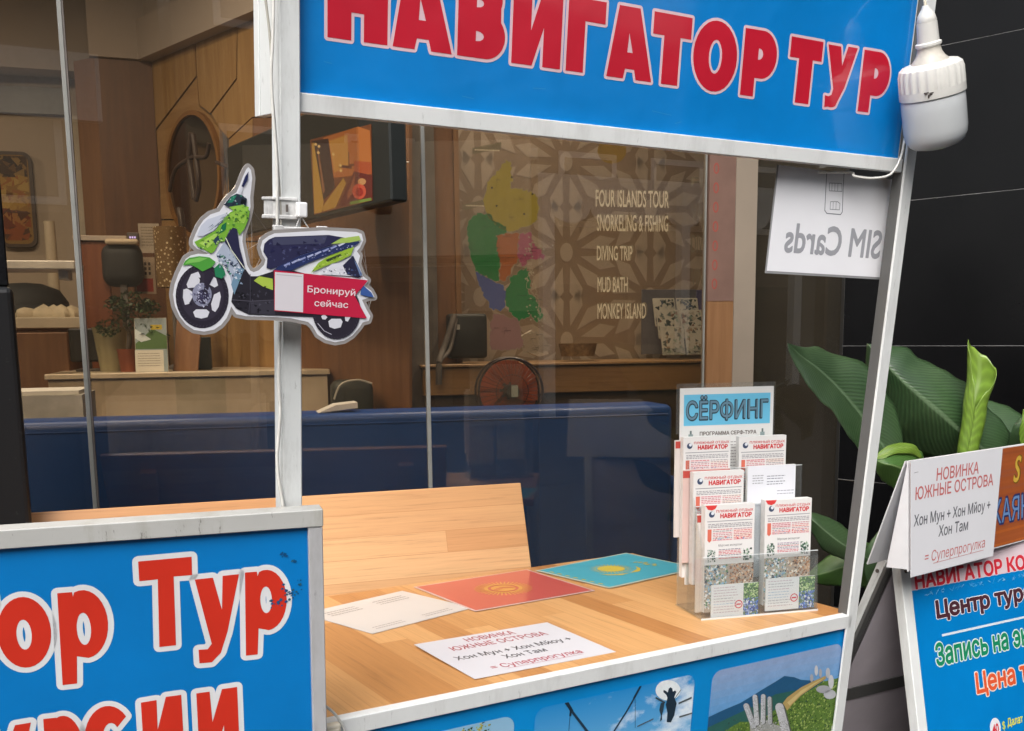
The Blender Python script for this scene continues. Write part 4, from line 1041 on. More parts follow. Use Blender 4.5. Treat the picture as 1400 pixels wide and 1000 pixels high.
q([(108, 548), (120, 525), (140, 510), (190, 502), (240, 508), (270, 530), (250, 555), (205, 577), (180, 560), (145, 543)], '#4f9b3f', 4)
q([(118, 540), (140, 518), (190, 508), (230, 512), (190, 530), (150, 535)], '#7cbf5c', 4.3)
q([(262, 560), (285, 540), (302, 548), (318, 590), (300, 612), (268, 602)], '#2a7d55', 4)
q([(272, 495), (312, 430), (345, 480), (412, 565), (352, 655), (332, 560), (290, 530)], '#aab4c6', 3.5)
for _ in range(34):
    x, y = random.uniform(285, 385), random.uniform(490, 580); r = random.uniform(4, 11)
    q([(x + r, y - r * .4), (x + r * .2, y + r), (x - r, y + r * .2)], random.choice(['#4a5876', '#c9d0dc', '#2d3550', '#7f95a8', '#5c8f7a']), 3.8)
q([(345, 640), (372, 560), (410, 560), (395, 600), (360, 690)], '#6f8fa8', 3.9)
q([(165, 432), (215, 408), (270, 375), (300, 330), (340, 288), (400, 262), (436, 280), (430, 320), (408, 372), (385, 400), (370, 365), (338, 372), (312, 430), (288, 432), (262, 480), (245, 488), (215, 470), (180, 455)], '#78ad3c', 4)
q([(188, 438), (262, 395), (300, 385), (262, 430), (230, 462)], '#a8cf5e', 4.4); q([(330, 300), (395, 268), (425, 285), (412, 340), (380, 340), (355, 330)], '#93bf4c', 4.4)
q([(178, 402), (198, 352), (230, 322), (325, 290), (298, 335), (258, 378), (205, 405)], '#c5cad8', 4.6)
for _ in range(14):
    x = random.uniform(215, 300); y = 395 - (x - 190) * .62 + random.uniform(-12, 12); q([(x, y), (x + 26, y - 20), (x + 24, y - 14)], random.choice(['#3b4a63', '#8792a8', '#6f8a70']), 4.8)
q([(300, 350), (322, 335), (318, 372), (285, 395)], '#1d6b46', 4.9); q([(255, 425), (280, 400), (290, 425), (270, 450)], '#2c3f55', 4.9)
q([(310, 252), (340, 212), (372, 196), (400, 205), (422, 222), (418, 255), (380, 262), (345, 268)], '#2c3644', 5); q([(325, 240), (350, 208), (372, 205), (350, 240)], '#2a7f66', 5.3); q([(395, 220), (418, 228), (412, 250), (390, 245)], '#14161c', 5.4); q([(335, 262), (400, 250), (432, 262), (420, 300), (360, 285)], '#8fc04a', 5.1)
q([(395, 160), (413, 112), (430, 88), (426, 128), (405, 165)], '#252a52', 5); q([(375, 200), (392, 168), (402, 166), (392, 205)], '#d0d2dc', 4.9)
q([(318, 412), (352, 362), (374, 370), (386, 460), (408, 540), (412, 566), (395, 560), (350, 480), (312, 432)], '#2b2b47', 5)
q([(350, 702), (362, 640), (382, 580), (415, 565), (440, 600), (475, 600), (562, 572), (600, 560), (760, 600), (760, 800), (640, 795), (430, 786), (368, 756), (346, 725)], '#29272f', 3)
q([(440, 725), (560, 720), (560, 790), (440, 782)], '#3a3842', 3.4); q([(385, 690), (410, 680), (420, 705), (395, 712)], '#16151a', 3.4)
q([(456, 622), (482, 600), (548, 612), (550, 668), (500, 650)], '#a9c14e', 4)
q([(502, 480), (508, 440), (530, 420), (558, 408), (822, 398), (900, 412), (835, 448), (680, 500), (600, 545), (540, 565), (518, 560), (522, 512)], '#2e2e4d', 4)
q([(545, 412), (815, 402), (800, 440), (550, 448)], '#44465f', 4.4)
q([(545, 575), (580, 550), (680, 500), (830, 452), (960, 430), (976, 434), (940, 456), (800, 505), (720, 535), (640, 572)], '#2b3560', 5)
for i in range(8):
    x = 600 + i * 38; y = 545 - i * 14; q([(x, y), (x + 30, y - 13), (x + 34, y - 6), (x + 6, y + 8)], random.choice(['#aab0d4', '#c8cbe0', '#8f97c4']), 5.4)
q([(735, 582), (770, 535), (820, 502), (945, 455), (930, 497), (880, 522), (800, 552)], '#94b53c', 5.6); q([(832, 442), (880, 415), (970, 402), (978, 424), (920, 436)], '#a5c060', 5.6); q([(805, 520), (880, 490), (885, 500), (815, 530)], '#33402a', 5.9)
q([(780, 590), (838, 537), (900, 540), (955, 600)], '#d9dae2', 5)
q([(890, 548), (940, 498), (985, 590), (965, 607), (912, 592)], '#2a2a42', 5.2); q([(945, 520), (962, 545), (985, 592), (975, 600)], '#6a7fa8', 5.5)
q(e6(860, 770, 118, 137), TY, 4)
for L in ([(820, 820), (835, 808), (880, 808), (890, 822), (880, 850), (850, 857), (825, 848)], [(785, 795), (800, 785), (815, 800), (805, 812), (790, 810)], [(900, 795), (925, 785), (928, 800), (915, 822), (903, 818)]): q(L, '#d6d6de', 4.5)
k.stroke([b6(*p) for p in [(768, 830), (800, 868), (835, 884)]], .0008, '#b9b9c6', 4.6)
random.seed(77)
def shards(x0, x1, f0, f1, n, cols, z, r0=2.5, r1=8):
    for _ in range(n):
        x = random.uniform(x0, x1); t_ = (x - x0) / (x1 - x0); y = random.uniform(f0[0] + (f0[1] - f0[0]) * t_, f1[0] + (f1[1] - f1[0]) * t_); r = random.uniform(r0, r1); a_ = random.uniform(0, 6.28)
        q([(x + r * 1.5 * math.cos(a_), y + r * math.sin(a_)), (x + r * math.cos(a_ + 2.2), y + r * math.sin(a_ + 2.2)), (x + r * math.cos(a_ + 3.9), y + r * math.sin(a_ + 3.9))], random.choice(cols), z + random.random() * .4)
shards(190, 300, (430, 370), (470, 430), 30, ['#5d8f2c', '#8fbf48', '#2c4a3a', '#b9d98a', '#3d6a40'], 4.9)
shards(320, 425, (290, 250), (360, 340), 40, ['#5d8f2c', '#2f6a3c', '#b4d870', '#1f3b30', '#7fae3c'], 5.5)
shards(310, 420, (215, 200), (255, 255), 22, ['#20303a', '#3f8f78', '#aab6bc', '#11181d'], 5.6, 2, 6)
shards(275, 400, (480, 560), (540, 640), 60, ['#39455c', '#d5dae4', '#222a40', '#8797ad', '#4f8a76'], 4.2)
shards(370, 545, (660, 650), (770, 780), 46, ['#1b1a20', '#3d3b46', '#14131a', '#4a4854'], 3.8, 3, 9)
shards(520, 800, (430, 412), (540, 460), 40, ['#26264a', '#3a3b5c', '#22223e', '#4b4d70'], 4.6, 4, 12)
shards(580, 950, (545, 440), (565, 455), 44, ['#1d2448', '#c3c8e0', '#5a64a0', '#8f97c4', '#2b3560'], 5.5, 2, 7)
shards(740, 940, (575, 460), (560, 490), 26, ['#7f9e2e', '#b4cf5c', '#55701e', '#c9de86'], 5.95, 2, 7)
shards(780, 950, (560, 560), (590, 600), 26, ['#b9bac8', '#8f90a4', '#4a4a5c', '#f0f0f4'], 5.1, 2, 7)
shards(890, 985, (540, 580), (590, 605), 14, ['#15152a', '#4b5a86', '#2f3252'], 5.6, 2, 7)
for cx_, cy_, rr_ in ((205, 698, 1.0), (860, 770, .9)):
    for i in range(46):
        a_ = 2 * math.pi * i / 46; x0_, y0_ = cx_ + 118 * rr_ * math.cos(a_), cy_ + 143 * rr_ * math.sin(a_); x1_, y1_ = cx_ + 128 * rr_ * math.cos(a_ + .05), cy_ + 154 * rr_ * math.sin(a_ + .05)
        if cx_ > 500 and y0_ < 800: continue
        k.stroke([b6(x0_, y0_), b6(x1_, y1_)], .0007, '#48434f', 4.2 if cx_ > 500 else 1.2)
k.stroke([b6(*p) for p in [(438, 590), (438, 720), (430, 785)]], .0008, '#4a4854', 4.3); k.stroke([b6(*p) for p in [(350, 715), (440, 722), (560, 716)]], .0009, '#55525e', 4.3); k.stroke([b6(*p) for p in [(318, 412), (345, 470), (410, 562)]], .0009, '#e0e6d0', 5.2)
q([(985, 640), (1030, 680), (1042, 702), (1015, 700), (975, 690)], '#3c5a9a', 5)
q([(553, 570), (1014, 620), (948, 696), (1008, 806), (555, 769)], '#bf2344', 6)
q([(558, 579), (697, 590), (695, 776), (557, 765)], '#d8d3d8', 6.6); q([(566, 590), (690, 600), (689, 603), (566, 593)], '#b3aeb2', 6.9)
def b6text(t, xa, ya, xb, yb_, cap, z):
    a, c = b6(xa, ya), b6(xb, yb_); L = math.hypot(c[0] - a[0], c[1] - a[1])
    k.text(t, a[0], a[1], cap, '#e6d6da', z, x1=a[0] + L, bold=.012, rot=math.degrees(math.atan2(c[1] - a[1], c[0] - a[0])))
cp = b6(720, 650)[1] - b6(720, 682)[1]
b6text('Бронируй', 716, 677, 950, 696, cp, 7); b6text('сейчас', 750, 745, 915, 755, cp * .98, 7)
k.build('printed_face', M_lam, scoot)
# clamp and hanger
def bc(x, y, d): 
    L = BK.hit(x, y, d); return L
CLR = plain('clouded clear plastic', (0.62, 0.62, 0.61), 0.2, var=0.2, vs=90)
hg = thing('hanging_clip', 'clear plastic clamp and white clip holding the scooter cut-out to the left post', 'clip', SF)
def sp(x, y, d=-0.018): return SF.hit(x, y, d)
a, c = sp(373, 297), sp(405, 272)
MB().box((a.x, -0.021, a.z), (c.x + .002, 0.018, c.z), 0.002).build('collar', CLR, hg)
MB().box((a.x - .002, -0.0235, a.z - .002), (c.x, 0.0195, a.z + .003), 0.001).build('band', CLR, hg); MB().box((a.x - .002, -0.0235, c.z - .003), (c.x, 0.0195, c.z + .001), 0.001).build('band', CLR, hg)
a, c = sp(404, 297, -.024), sp(417, 277, -.024)
MB().box((a.x, -0.034, a.z), (c.x, -0.0215, c.z), 0.002, 2).build('clip_jaw', plain('white clip', (0.8, 0.8, 0.8), 0.3), hg)
a, c = sp(391, 290, -.0245), sp(394, 280, -.0245); MB().box((a.x, -.0249, a.z), (c.x, -.0236, c.z)).build('slot', M_dark, hg)
b = MB()
for pts in ([(410, 297), (402, 318)], [(412, 297), (425, 317)], [(402, 318), (425, 317)]): b.tube([sp(*p, -.028) for p in pts], .0008, 6)
b.build('wire_loop', M_alu, hg)
a, c = sp(372, 321, -.030), sp(446, 312, -.030)
b = MB(); b.box((a.x, -.036, c.z - .0075), (c.x, -.030, c.z - .0005), .001); b.box((c.x - .014, -.038, c.z - .004), (c.x - .001, -.030, c.z + .002), .001); b.box((a.x, -.038, c.z - .006), (a.x + .012, -.030, c.z + .001), .001); b.build('hanger_bar', CLR, hg)
# cables running down the left post
def cab(name, label, pts, r, m, d=-0.021):
    o = MB().tube(catmull([SF.wld(*SF.hit(x, y, d)) for x, y in pts], 7), r, 8).build(name, m, None, 60); return tag(o, label, 'cable')
cab('power_cable', 'dark edged cable hanging in a curve beside the left post above the scooter cut-out', [(358, -30), (363, 0), (368, 40), (371, 80), (371, 115), (374, 150), (378, 200), (381, 245), (383, 275), (384, 300), (383, 322)], .0016, plain('grey cable sheath', (0.42, 0.40, 0.35), 0.5), -.020)
cab('power_cable', 'white cable hanging straight down the left post into the plastic clamp', [(372, -30), (374, 0), (373, 50), (371, 100), (373, 150), (377, 200), (379, 245), (379, 275), (379, 300), (378, 322)], .0020, M_cable, -.023)
cab('power_cable', 'white cable bulging from the left post below the scooter cut-out', [(383, 440), (382, 475), (381, 520), (383, 560), (381, 595), (379, 625), (381, 655), (386, 685), (388, 705)], .0024, M_cable, -.019)
cab('power_cable', 'white cable looping over the left end of the counter edge', [(436, 955), (443, 964), (452, 971), (460, 979), (467, 990), (472, 1004), (474, 1030)], .0021, M_cable, -.022)
cab('power_cable', 'short white cable end beside the cream socket under the counter edge', [(437, 973), (441, 980), (444, 990), (445, 1004)], .0017, M_cable, -.026)
a, c = SF.hit(441, 1030, -.016), SF.hit(462, 985, -.016)
sk = thing('wall_socket', 'cream electric socket box under the left end of the counter edge', 'socket', SF)
MB().box((a.x, -.030, a.z), (c.x, -.0155, c.z), .003, 2).build('socket_box', plain('cream plastic', (0.62, 0.57, 0.46), 0.45, var=.1), sk)
MB().box((a.x + .004, -.0315, a.z + .004), (c.x - .004, -.0303, c.z - .006), .0005).build('socket_face', plain('cream plastic face', (0.66, 0.62, 0.52), 0.4), sk)

# ================================================================== bench behind the counter
bo = at(712, 660, 2.60)
BN = Fr(bo, 20, 19)
bench = thing('wooden_bench', 'long bench with a pale finger-jointed wooden backrest standing between the counter and the shop window', 'bench', BN)
bl = BN.uv(40, 704)[0]
MB().box((bl, 0, -0.36), (0.0, 0.022, 0.0), 0.0025, 2).build('backrest', M_board, bench)
seat = Fr(BN.wld(0, -0.02, -0.60), 20); SM = BN.m().inverted() @ seat.m()
for nm, lo, hi, m in (('seat', (bl, -0.36, -0.02), (0.0, 0.02, 0.012), M_board), ('leg', (bl + .05, -0.32, -0.47), (bl + .10, -0.27, -0.0205), M_board), ('leg', (-.10, -0.32, -0.47), (-.05, -0.27, -0.0205), M_board), ('leg', (bl + .05, -0.06, -0.47), (bl + .10, -0.01, -0.0205), M_board), ('leg', (-.10, -0.06, -0.47), (-.05, -0.01, -0.0205), M_board)):
    o = MB().box(lo, hi, .003).build(nm, m, bench); o.matrix_basis = SM
for u in (bl + .12, -.16):
    o = MB().box((u, 0.0225, -0.68), (u + .05, 0.05, -0.05), .002).build('back_support', M_board, bench)
# granite post at the left edge
gp = at(45, 715, 2.15); GP = Fr((gp.x, gp.y, 0), 26)
pz = at(16, 392, 2.15).z
gr = thing('granite_post', 'black polished granite post at the left edge beyond the red-lettered board', 'post', GP)
M_gran = plain('black granite', (0.006, 0.006, 0.007), 0.28, 0.25, var=.5, vs=160)
MB().box((-0.30, 0, 0), (-0.001, 0.26, pz), .012, 3).build('shaft', M_gran, gr)
mm, n_, p_, N_, L_ = new_mat('worn granite edge'); 
L_(ramp(n_, noise(n_, coords(n_), 60, 6, .75), [(.60, (.005, .005, .006)), (.66, (.02, .02, .02)), (.84, (.13, .13, .13))]), p_.inputs['Base Color']); p_.inputs['Roughness'].default_value = .4
MB().box((-0.30, .02, pz + .001), (GP.uv(5, 300)[0], .24, at(5, 196, 2.15).z), .003).build('upper_shaft', M_gran, gr)
gr.children[0].data.materials.clear(); gr.children[0].data.materials.append(mm)

# ================================================================== black tiled wall
ku = GL.uv(1152, 400)[0]
K0 = GL.wld(ku, -0.01, 0)
KW = Fr(K0, -46.3)
mm, n_, p_, N_, L_ = new_mat('black tiles')
L_(ramp(n_, noise(n_, coords(n_), 2.2, 5), [(.3, (.0025, .0026, .003)), (.62, (.0045, .0045, .005)), (.8, (.009, .009, .0095))]), p_.inputs['Base Color']); p_.inputs['Roughness'].default_value = .22; p_.inputs['Specular IOR Level'].default_value = .16
bump(n_, p_, noise(n_, coords(n_), 9, 2), .0006, .3)
M_tile = mm
M_grout = plain('grey grout', (0.17, 0.17, 0.17), 0.8, var=.5, vs=9)
tw = thing('tiled_wall', 'wall of large black tiles with thin grey joints behind the plant', 'wall', KW)
rowz = sorted([KW.uv(1245, 274)[1], KW.uv(1215, 473)[1], KW.uv(1290, 62)[1]])
pitch = (rowz[2] - rowz[0]) / 2
zs = [rowz[0] - pitch * i for i in range(5, 0, -1)] + rowz + [rowz[2] + pitch * i for i in range(1, 4)]
zs = [z for z in zs if z > 0.05]
MB().box((0.0, 0.0012, 0.0), (4.0, 0.2, 4.2)).build('grout_bed', M_grout, tw)
b = MB(); zz = [0.0] + zs + [4.2]
for z0, z1 in zip(zz, zz[1:]):
    for i in range(5):
        b.box((i * .8 + .0008, 0.0, z0 + .0011), (i * .8 + .7992, 0.008, z1 - .0011), .0004)
b.build('tile', M_tile, tw)

# ================================================================== potted plant with large leaves
mm, n_, p_, N_, L_ = new_mat('leaf')
def leaf_mat(name, c0, c1, rib, VF=230, bd=.0011):
    m, n, p, N, L = new_mat(name)
    at2 = N('ShaderNodeAttribute'); at2.attribute_name = 'leafuv'; sx = N('ShaderNodeSeparateXYZ'); L(at2.outputs['Vector'], sx.inputs[0])
    ab = N('ShaderNodeMath'); ab.operation = 'ABSOLUTE'; L(sx.outputs[1], ab.inputs[0])
    # side veins sweep forward from the midrib
    md = N('ShaderNodeMath'); md.operation = 'MULTIPLY_ADD'; L(ab.outputs[0], md.inputs[0]); md.inputs[1].default_value = -0.30; L(sx.outputs[0], md.inputs[2])
    nz = noise(n, coords(n), 14, 3); ad = N('ShaderNodeMath'); ad.operation = 'MULTIPLY_ADD'; L(nz, ad.inputs[0]); ad.inputs[1].default_value = .035; L(md.outputs[0], ad.inputs[2])
    sn = N('ShaderNodeMath'); sn.operation = 'MULTIPLY'; L(ad.outputs[0], sn.inputs[0]); sn.inputs[1].default_value = VF
    s2 = N('ShaderNodeMath'); s2.operation = 'SINE'; L(sn.outputs[0], s2.inputs[0])
    s3 = N('ShaderNodeMath'); s3.operation = 'MULTIPLY_ADD'; L(s2.outputs[0], s3.inputs[0]); s3.inputs[1].default_value = .5; s3.inputs[2].default_value = .5
    base = ramp(n, noise(n, coords(n), 6, 5), [(.3, c0), (.7, c1)])
    spt = ramp(n, noise(n, coords(n), 55, 5, .7), [(.70, (0, 0, 0)), (.76, (.7,) * 3)]); base = mixc(n, spt, base, (.12, .085, .03))
    pal = ramp(n, noise(n, coords(n, (1, 1, 1)), 3.2, 4), [(.45, (0, 0, 0)), (.75, (.45,) * 3)]); base = mixc(n, pal, base, tuple(min(1, x * 1.5 + .015) for x in c1))
    base = mixc(n, .55, base, ramp(n, s3.outputs[0], [(.0, (.6, .6, .6)), (.8, (1, 1, 1)), (1, (1.25, 1.25, 1.2))]), 'MULTIPLY')
    mr = ramp(n, ab.outputs[0], [(.0, (1, 1, 1)), (.035, (.8, .8, .8)), (.06, (0, 0, 0))])
    base = mixc(n, mr, base, rib)
    L(base, p.inputs['Base Color']); p.inputs['Roughness'].default_value = .36; p.inputs['Specular IOR Level'].default_value = .62
    bump(n, p, s3.outputs[0], bd, .4)
    return m
M_leaf = leaf_mat('dark glossy leaf', (.024, .062, .022), (.055, .105, .042), (.12, .19, .10))
M_leaf2 = leaf_mat('mid green leaf', (.045, .125, .022), (.085, .19, .04), (.16, .26, .09))
M_leaf3 = leaf_mat('young yellow-green leaf', (.12, .22, .022), (.19, .30, .04), (.22, .33, .07), 60, .0002)
def resamp(pts, n):
    P = catmull(pts, 10); d = [0]
    for a, b in zip(P, P[1:]): d.append(d[-1] + (b - a).length)
    out = []; j = 0
    for i in range(n):
        t = d[-1] * i / (n - 1)
        while j < len(P) - 2 and d[j + 1] < t: j += 1
        f = (t - d[j]) / max(1e-9, d[j + 1] - d[j]); out.append(P[j].lerp(P[j + 1], min(1, f)))
    return out
def leaf(root, Lp, Mp, Rp, mat, wav=.004, n=44, m=9, name='leaf'):
    """blade from its left edge, midrib and right edge; each point is (px, py, distance)"""
    W3 = lambda pts: [at(*p) for p in pts]
    A, C, D = resamp(W3(Lp), n), resamp(W3(Mp), n), resamp(W3(Rp), n)
    inv = root.matrix_world.inverted(); rows = []; uv = []
    ph = random.uniform(0, 6)
    for i in range(n):
        r = []; s = i / (n - 1)
        for j in range(-m, m + 1):
            t = j / m; e = A[i] if t < 0 else D[i]; a = abs(t)
            e = C[i].lerp(e, 1 + .035 * math.sin(s * 41 + ph * 3) * math.sin(s * 17 + ph)) if a == 1 else e; p = C[i].lerp(e, a)
            bow = (C[i] - e).length * .16 * (4 * a * (1 - a))       # the blade arches between rib and edge
            p = p + Vector((0, -1, .35)) * bow * .6 + Vector((0, -1, 0)) * wav * math.sin(s * 16 + ph + (2 if t < 0 else 0)) * a * a
            r.append(inv @ p); uv.append((s, t, 0))
        rows.append(r)
    b = MB(); b.grid(rows); me = bpy.data.meshes.new(name)
    b.bm.verts.ensure_lookup_table(); b.bm.to_mesh(me); b.bm.free()
    at_ = me.attributes.new('leafuv', 'FLOAT_VECTOR', 'POINT')
    for i, c in enumerate(uv): at_.data[i].vector = c
    o = link(name, me, mat, root); 
    for p in me.polygons: p.use_smooth = True
    so = o.modifiers.new('thickness', 'SOLIDIFY'); so.thickness = .0006
    return o
pp = at(1290, 760, 2.72)
plant = thing('potted_plant', 'plant with big dark paddle leaves and a rolled yellow-green leaf before the black tiles', 'plant', Fr((pp.x, pp.y, 0), 0))
bpy.context.view_layer.update()
leaf(plant, [(1076, 469, 2.62), (1081, 487, 2.61), (1102, 523, 2.60), (1121, 549, 2.60), (1140, 565, 2.60), (1156, 590, 2.60), (1172, 613, 2.62), (1195, 640, 2.66), (1225, 668, 2.70)],
     [(1076, 469, 2.62), (1094, 486, 2.64), (1120, 506, 2.66), (1145, 530, 2.68), (1172, 562, 2.69), (1198, 598, 2.70), (1214, 622, 2.70), (1222, 645, 2.71), (1232, 680, 2.72)],
     [(1076, 469, 2.62), (1097, 475, 2.68), (1118, 475, 2.72), (1143, 485, 2.75), (1163, 489, 2.76), (1186, 503, 2.76), (1210, 532, 2.75), (1230, 575, 2.73), (1240, 672, 2.71)], M_leaf)
leaf(plant, [(1186, 470, 2.80), (1184, 510, 2.82), (1190, 560, 2.84), (1203, 598, 2.84), (1230, 612, 2.84), (1262, 622, 2.83), (1300, 634, 2.82), (1345, 640, 2.80), (1388, 642, 2.78)],
     [(1186, 470, 2.80), (1206, 493, 2.76), (1232, 519, 2.74), (1260, 543, 2.73), (1287, 566, 2.73), (1312, 589, 2.74), (1336, 608, 2.75), (1362, 628, 2.76), (1390, 646, 2.78)],
     [(1186, 470, 2.80), (1212, 473, 2.80), (1240, 475, 2.80), (1257, 491, 2.80), (1291, 506, 2.80), (1320, 524, 2.80), (1350, 556, 2.79), (1378, 588, 2.78), (1396, 640, 2.78)], M_leaf)
leaf(plant, [(1194, 628, 2.55), (1196, 642, 2.56), (1207, 657, 2.58), (1222, 668, 2.60), (1238, 677, 2.62), (1252, 690, 2.63), (1262, 705, 2.64)],
     [(1194, 628, 2.55), (1208, 634, 2.53), (1222, 637, 2.53), (1236, 643, 2.55), (1248, 655, 2.58), (1258, 672, 2.61), (1264, 705, 2.64)],
     [(1194, 628, 2.55), (1212, 613, 2.58), (1232, 609, 2.60), (1248, 611, 2.61), (1258, 617, 2.62), (1264, 632, 2.63), (1268, 705, 2.64)], M_leaf2, .002)
leaf(plant, [(1194, 626, 2.548), (1206, 628, 2.54), (1220, 622, 2.545), (1236, 620, 2.56), (1250, 622, 2.58), (1258, 628, 2.60)],
     [(1194, 626, 2.548), (1208, 621, 2.55), (1222, 614, 2.555), (1236, 612, 2.565), (1250, 614, 2.58), (1259, 626, 2.60)],
     [(1194, 626, 2.548), (1210, 612, 2.56), (1224, 607, 2.57), (1238, 606, 2.58), (1252, 610, 2.59), (1260, 624, 2.60)], M_leaf3, .001, name='curled_edge')
leaf(plant, [(1098, 700, 2.66), (1110, 728, 2.66), (1126, 752, 2.66), (1150, 764, 2.67), (1180, 770, 2.68), (1220, 790, 2.70)],
     [(1098, 700, 2.66), (1114, 714, 2.64), (1134, 731, 2.64), (1158, 748, 2.65), (1186, 764, 2.67), (1222, 794, 2.70)],
     [(1098, 700, 2.66), (1118, 703, 2.67), (1140, 711, 2.68), (1162, 727, 2.69), (1192, 752, 2.70), (1226, 796, 2.70)], M_leaf)
leaf(plant, [(1222, 716, 2.70), (1200, 728, 2.69), (1186, 746, 2.68), (1180, 770, 2.68), (1186, 800, 2.69), (1205, 830, 2.70)],
     [(1222, 716, 2.70), (1212, 738, 2.66), (1204, 758, 2.65), (1202, 780, 2.66), (1204, 806, 2.68), (1210, 834, 2.70)],
     [(1222, 716, 2.70), (1228, 740, 2.68), (1228, 764, 2.67), (1226, 788, 2.68), (1222, 812, 2.69), (1214, 836, 2.70)], M_leaf)
leaf(plant, [(1440, 545, 2.74), (1418, 560, 2.73), (1398, 570, 2.73), (1386, 582, 2.73), (1379, 600, 2.74), (1378, 622, 2.75), (1382, 650, 2.76)],
     [(1440, 545, 2.74), (1424, 566, 2.70), (1410, 584, 2.70), (1400, 600, 2.71), (1394, 620, 2.73), (1390, 640, 2.75), (1388, 655, 2.76)],
     [(1440, 545, 2.74), (1438, 572, 2.72), (1430, 600, 2.72), (1420, 622, 2.73), (1410, 638, 2.74), (1400, 648, 2.75), (1392, 658, 2.76)], M_leaf)
leaf(plant, [(1400, 560, 2.66), (1396, 575, 2.66), (1394, 592, 2.66), (1394, 610, 2.67), (1396, 640, 2.68)],
     [(1400, 560, 2.66), (1404, 576, 2.65), (1406, 594, 2.65), (1406, 612, 2.66), (1404, 640, 2.68)],
     [(1400, 560, 2.66), (1413, 576, 2.66), (1418, 594, 2.66), (1418, 612, 2.67), (1410, 640, 2.68)], M_leaf3)
leaf(plant, [(1262, 560, 2.92), (1300, 548, 2.92), (1340, 546, 2.91), (1378, 556, 2.90), (1405, 580, 2.88), (1420, 650, 2.84)],
     [(1262, 560, 2.92), (1302, 566, 2.88), (1342, 578, 2.87), (1374, 598, 2.86), (1396, 624, 2.85), (1404, 655, 2.84)],
     [(1262, 560, 2.92), (1298, 586, 2.90), (1334, 608, 2.89), (1362, 630, 2.88), (1382, 645, 2.86), (1392, 658, 2.84)], M_leaf)
leaf(plant, [(1100, 790, 2.80), (1120, 770, 2.80), (1146, 752, 2.80), (1176, 742, 2.79), (1204, 748, 2.77), (1226, 790, 2.74)],
     [(1100, 790, 2.80), (1126, 784, 2.76), (1152, 776, 2.75), (1180, 774, 2.74), (1204, 780, 2.73), (1224, 796, 2.73)],
     [(1100, 790, 2.80), (1124, 800, 2.78), (1152, 802, 2.77), (1180, 804, 2.76), (1204, 806, 2.75), (1222, 802, 2.74)], M_leaf2)
# rolled young leaf: one sheet wound round itself, its rim slanting up to a tip
inv = plant.matrix_world.inverted(); rows = []; uv = []
TH = [i / 40 for i in range(41)]
pxs = 2.70 / FOC
def lerpt(T, x):
    for (x0, y0), (x1, y1) in zip(T, T[1:]):
        if x0 <= x <= x1:
            f = (x - x0) / (x1 - x0); f = f * f * (3 - 2 * f); return y0 + (y1 - y0) * f
    return T[-1][1]
RIM = [(0, 558), (.12, 534), (.30, 503), (.45, 486), (.60, 474), (.71, 464), (.80, 480), (.90, 520), (1.0, 560)]
CX = [(440, 1344), (480, 1341), (510, 1341), (560, 1331.5), (625, 1322.5), (680, 1320)]; RAD = [(440, 18), (480, 19), (510, 20), (560, 16.5), (625, 14.8), (680, 13.5)]
for j in range(40):
    s = j / 39; r = []
    for t in TH:
        y = 665 + (lerpt(RIM, t) - 665) * s
        a = R(248 + 368 * t); rad = lerpt(RAD, y) * (1 - .16 * t) * (1 + .03 * math.sin(3 * t * 6.28 + y * .03)) * pxs
        c = at(lerpt(CX, y), y, 2.70)
        r.append(inv @ (c + Vector((math.cos(a) * rad, math.sin(a) * rad, 0)))); uv.append((s, t * 2 - 1, 0))
    rows.append(r)
b = MB(); b.grid(rows); me = bpy.data.meshes.new('rolled_leaf'); b.bm.to_mesh(me); b.bm.free()
at_ = me.attributes.new('leafuv', 'FLOAT_VECTOR', 'POINT')
for i, c in enumerate(uv): at_.data[i].vector = c
o = link('rolled_leaf', me, M_leaf3, plant)
for p in me.polygons: p.use_smooth = True
o.modifiers.new('thickness', 'SOLIDIFY').thickness = .001
b = MB(); base = Vector((0, 0, .42))
for q_ in ((1228, 676, 2.71), (1388, 644, 2.78), (1264, 702, 2.64), (1224, 794, 2.70), (1211, 834, 2.70), (1390, 655, 2.76), (1404, 640, 2.68), (1321, 660, 2.70)):
    e = inv @ at(*q_); b.tube(catmull([base + Vector((random.uniform(-.05, .05), random.uniform(-.05, .05), 0)), base.lerp(e, .5) + Vector((0, 0, .06)), e], 8), [.012] * 9 + [.008] * 8, 8)
b.build('leaf_stalk', M_leaf2, plant, 60)
MB().lathe([(0, 0), (.13, 0), (.19, .40), (.20, .44), (.185, .44), (.175, .41), (0, .40)], 28).build('pot', plain('grey plant pot', (.16, .15, .14), .7), plant, 40)

# ================================================================== the shop: glass front
FLOOR = 0.35
CEIL = 3.05
gj = [GL.uv(105, 345)[0], GL.uv(583, 420)[0], GL.uv(964, 380)[0]]
M_glass = glass_mat('shop window glass', '#ebe4d8', 1.0, 0.0, 0.026, '#8f8a80', 1.62)
shop = thing('glass_shopfront', 'frameless glass shop window with slim grey joints behind the stall', 'shop window', GL)
edges = [gj[0] - .93, gj[0], gj[1], gj[2] - .002]
for a, b_ in zip(edges, edges[1:]):
    MB().box((a + .004, 0.0, FLOOR), (b_ - .004, .010, CEIL)).build('glass_pane', M_glass, shop)
MB().box((GL.uv(1030, 400)[0] + .002, 0.0, FLOOR), (ku - .004, .010, CEIL)).build('glass_pane', M_glass, shop)
M_joint = plain('grey joint strip', (.20, .20, .185), .35, var=.1)
for u, w in ((gj[0], .0055), (gj[1], .0055), (gj[2] - .001, .002)):
    MB().box((u - w, -.003, FLOOR), (u + w, .013, CEIL), .001).build('joint_strip', M_joint, shop)
MB().box((gj[0] + .0058, -.001, FLOOR), (gj[0] + .010, .011, CEIL)).build('joint_seal', M_dark, shop)
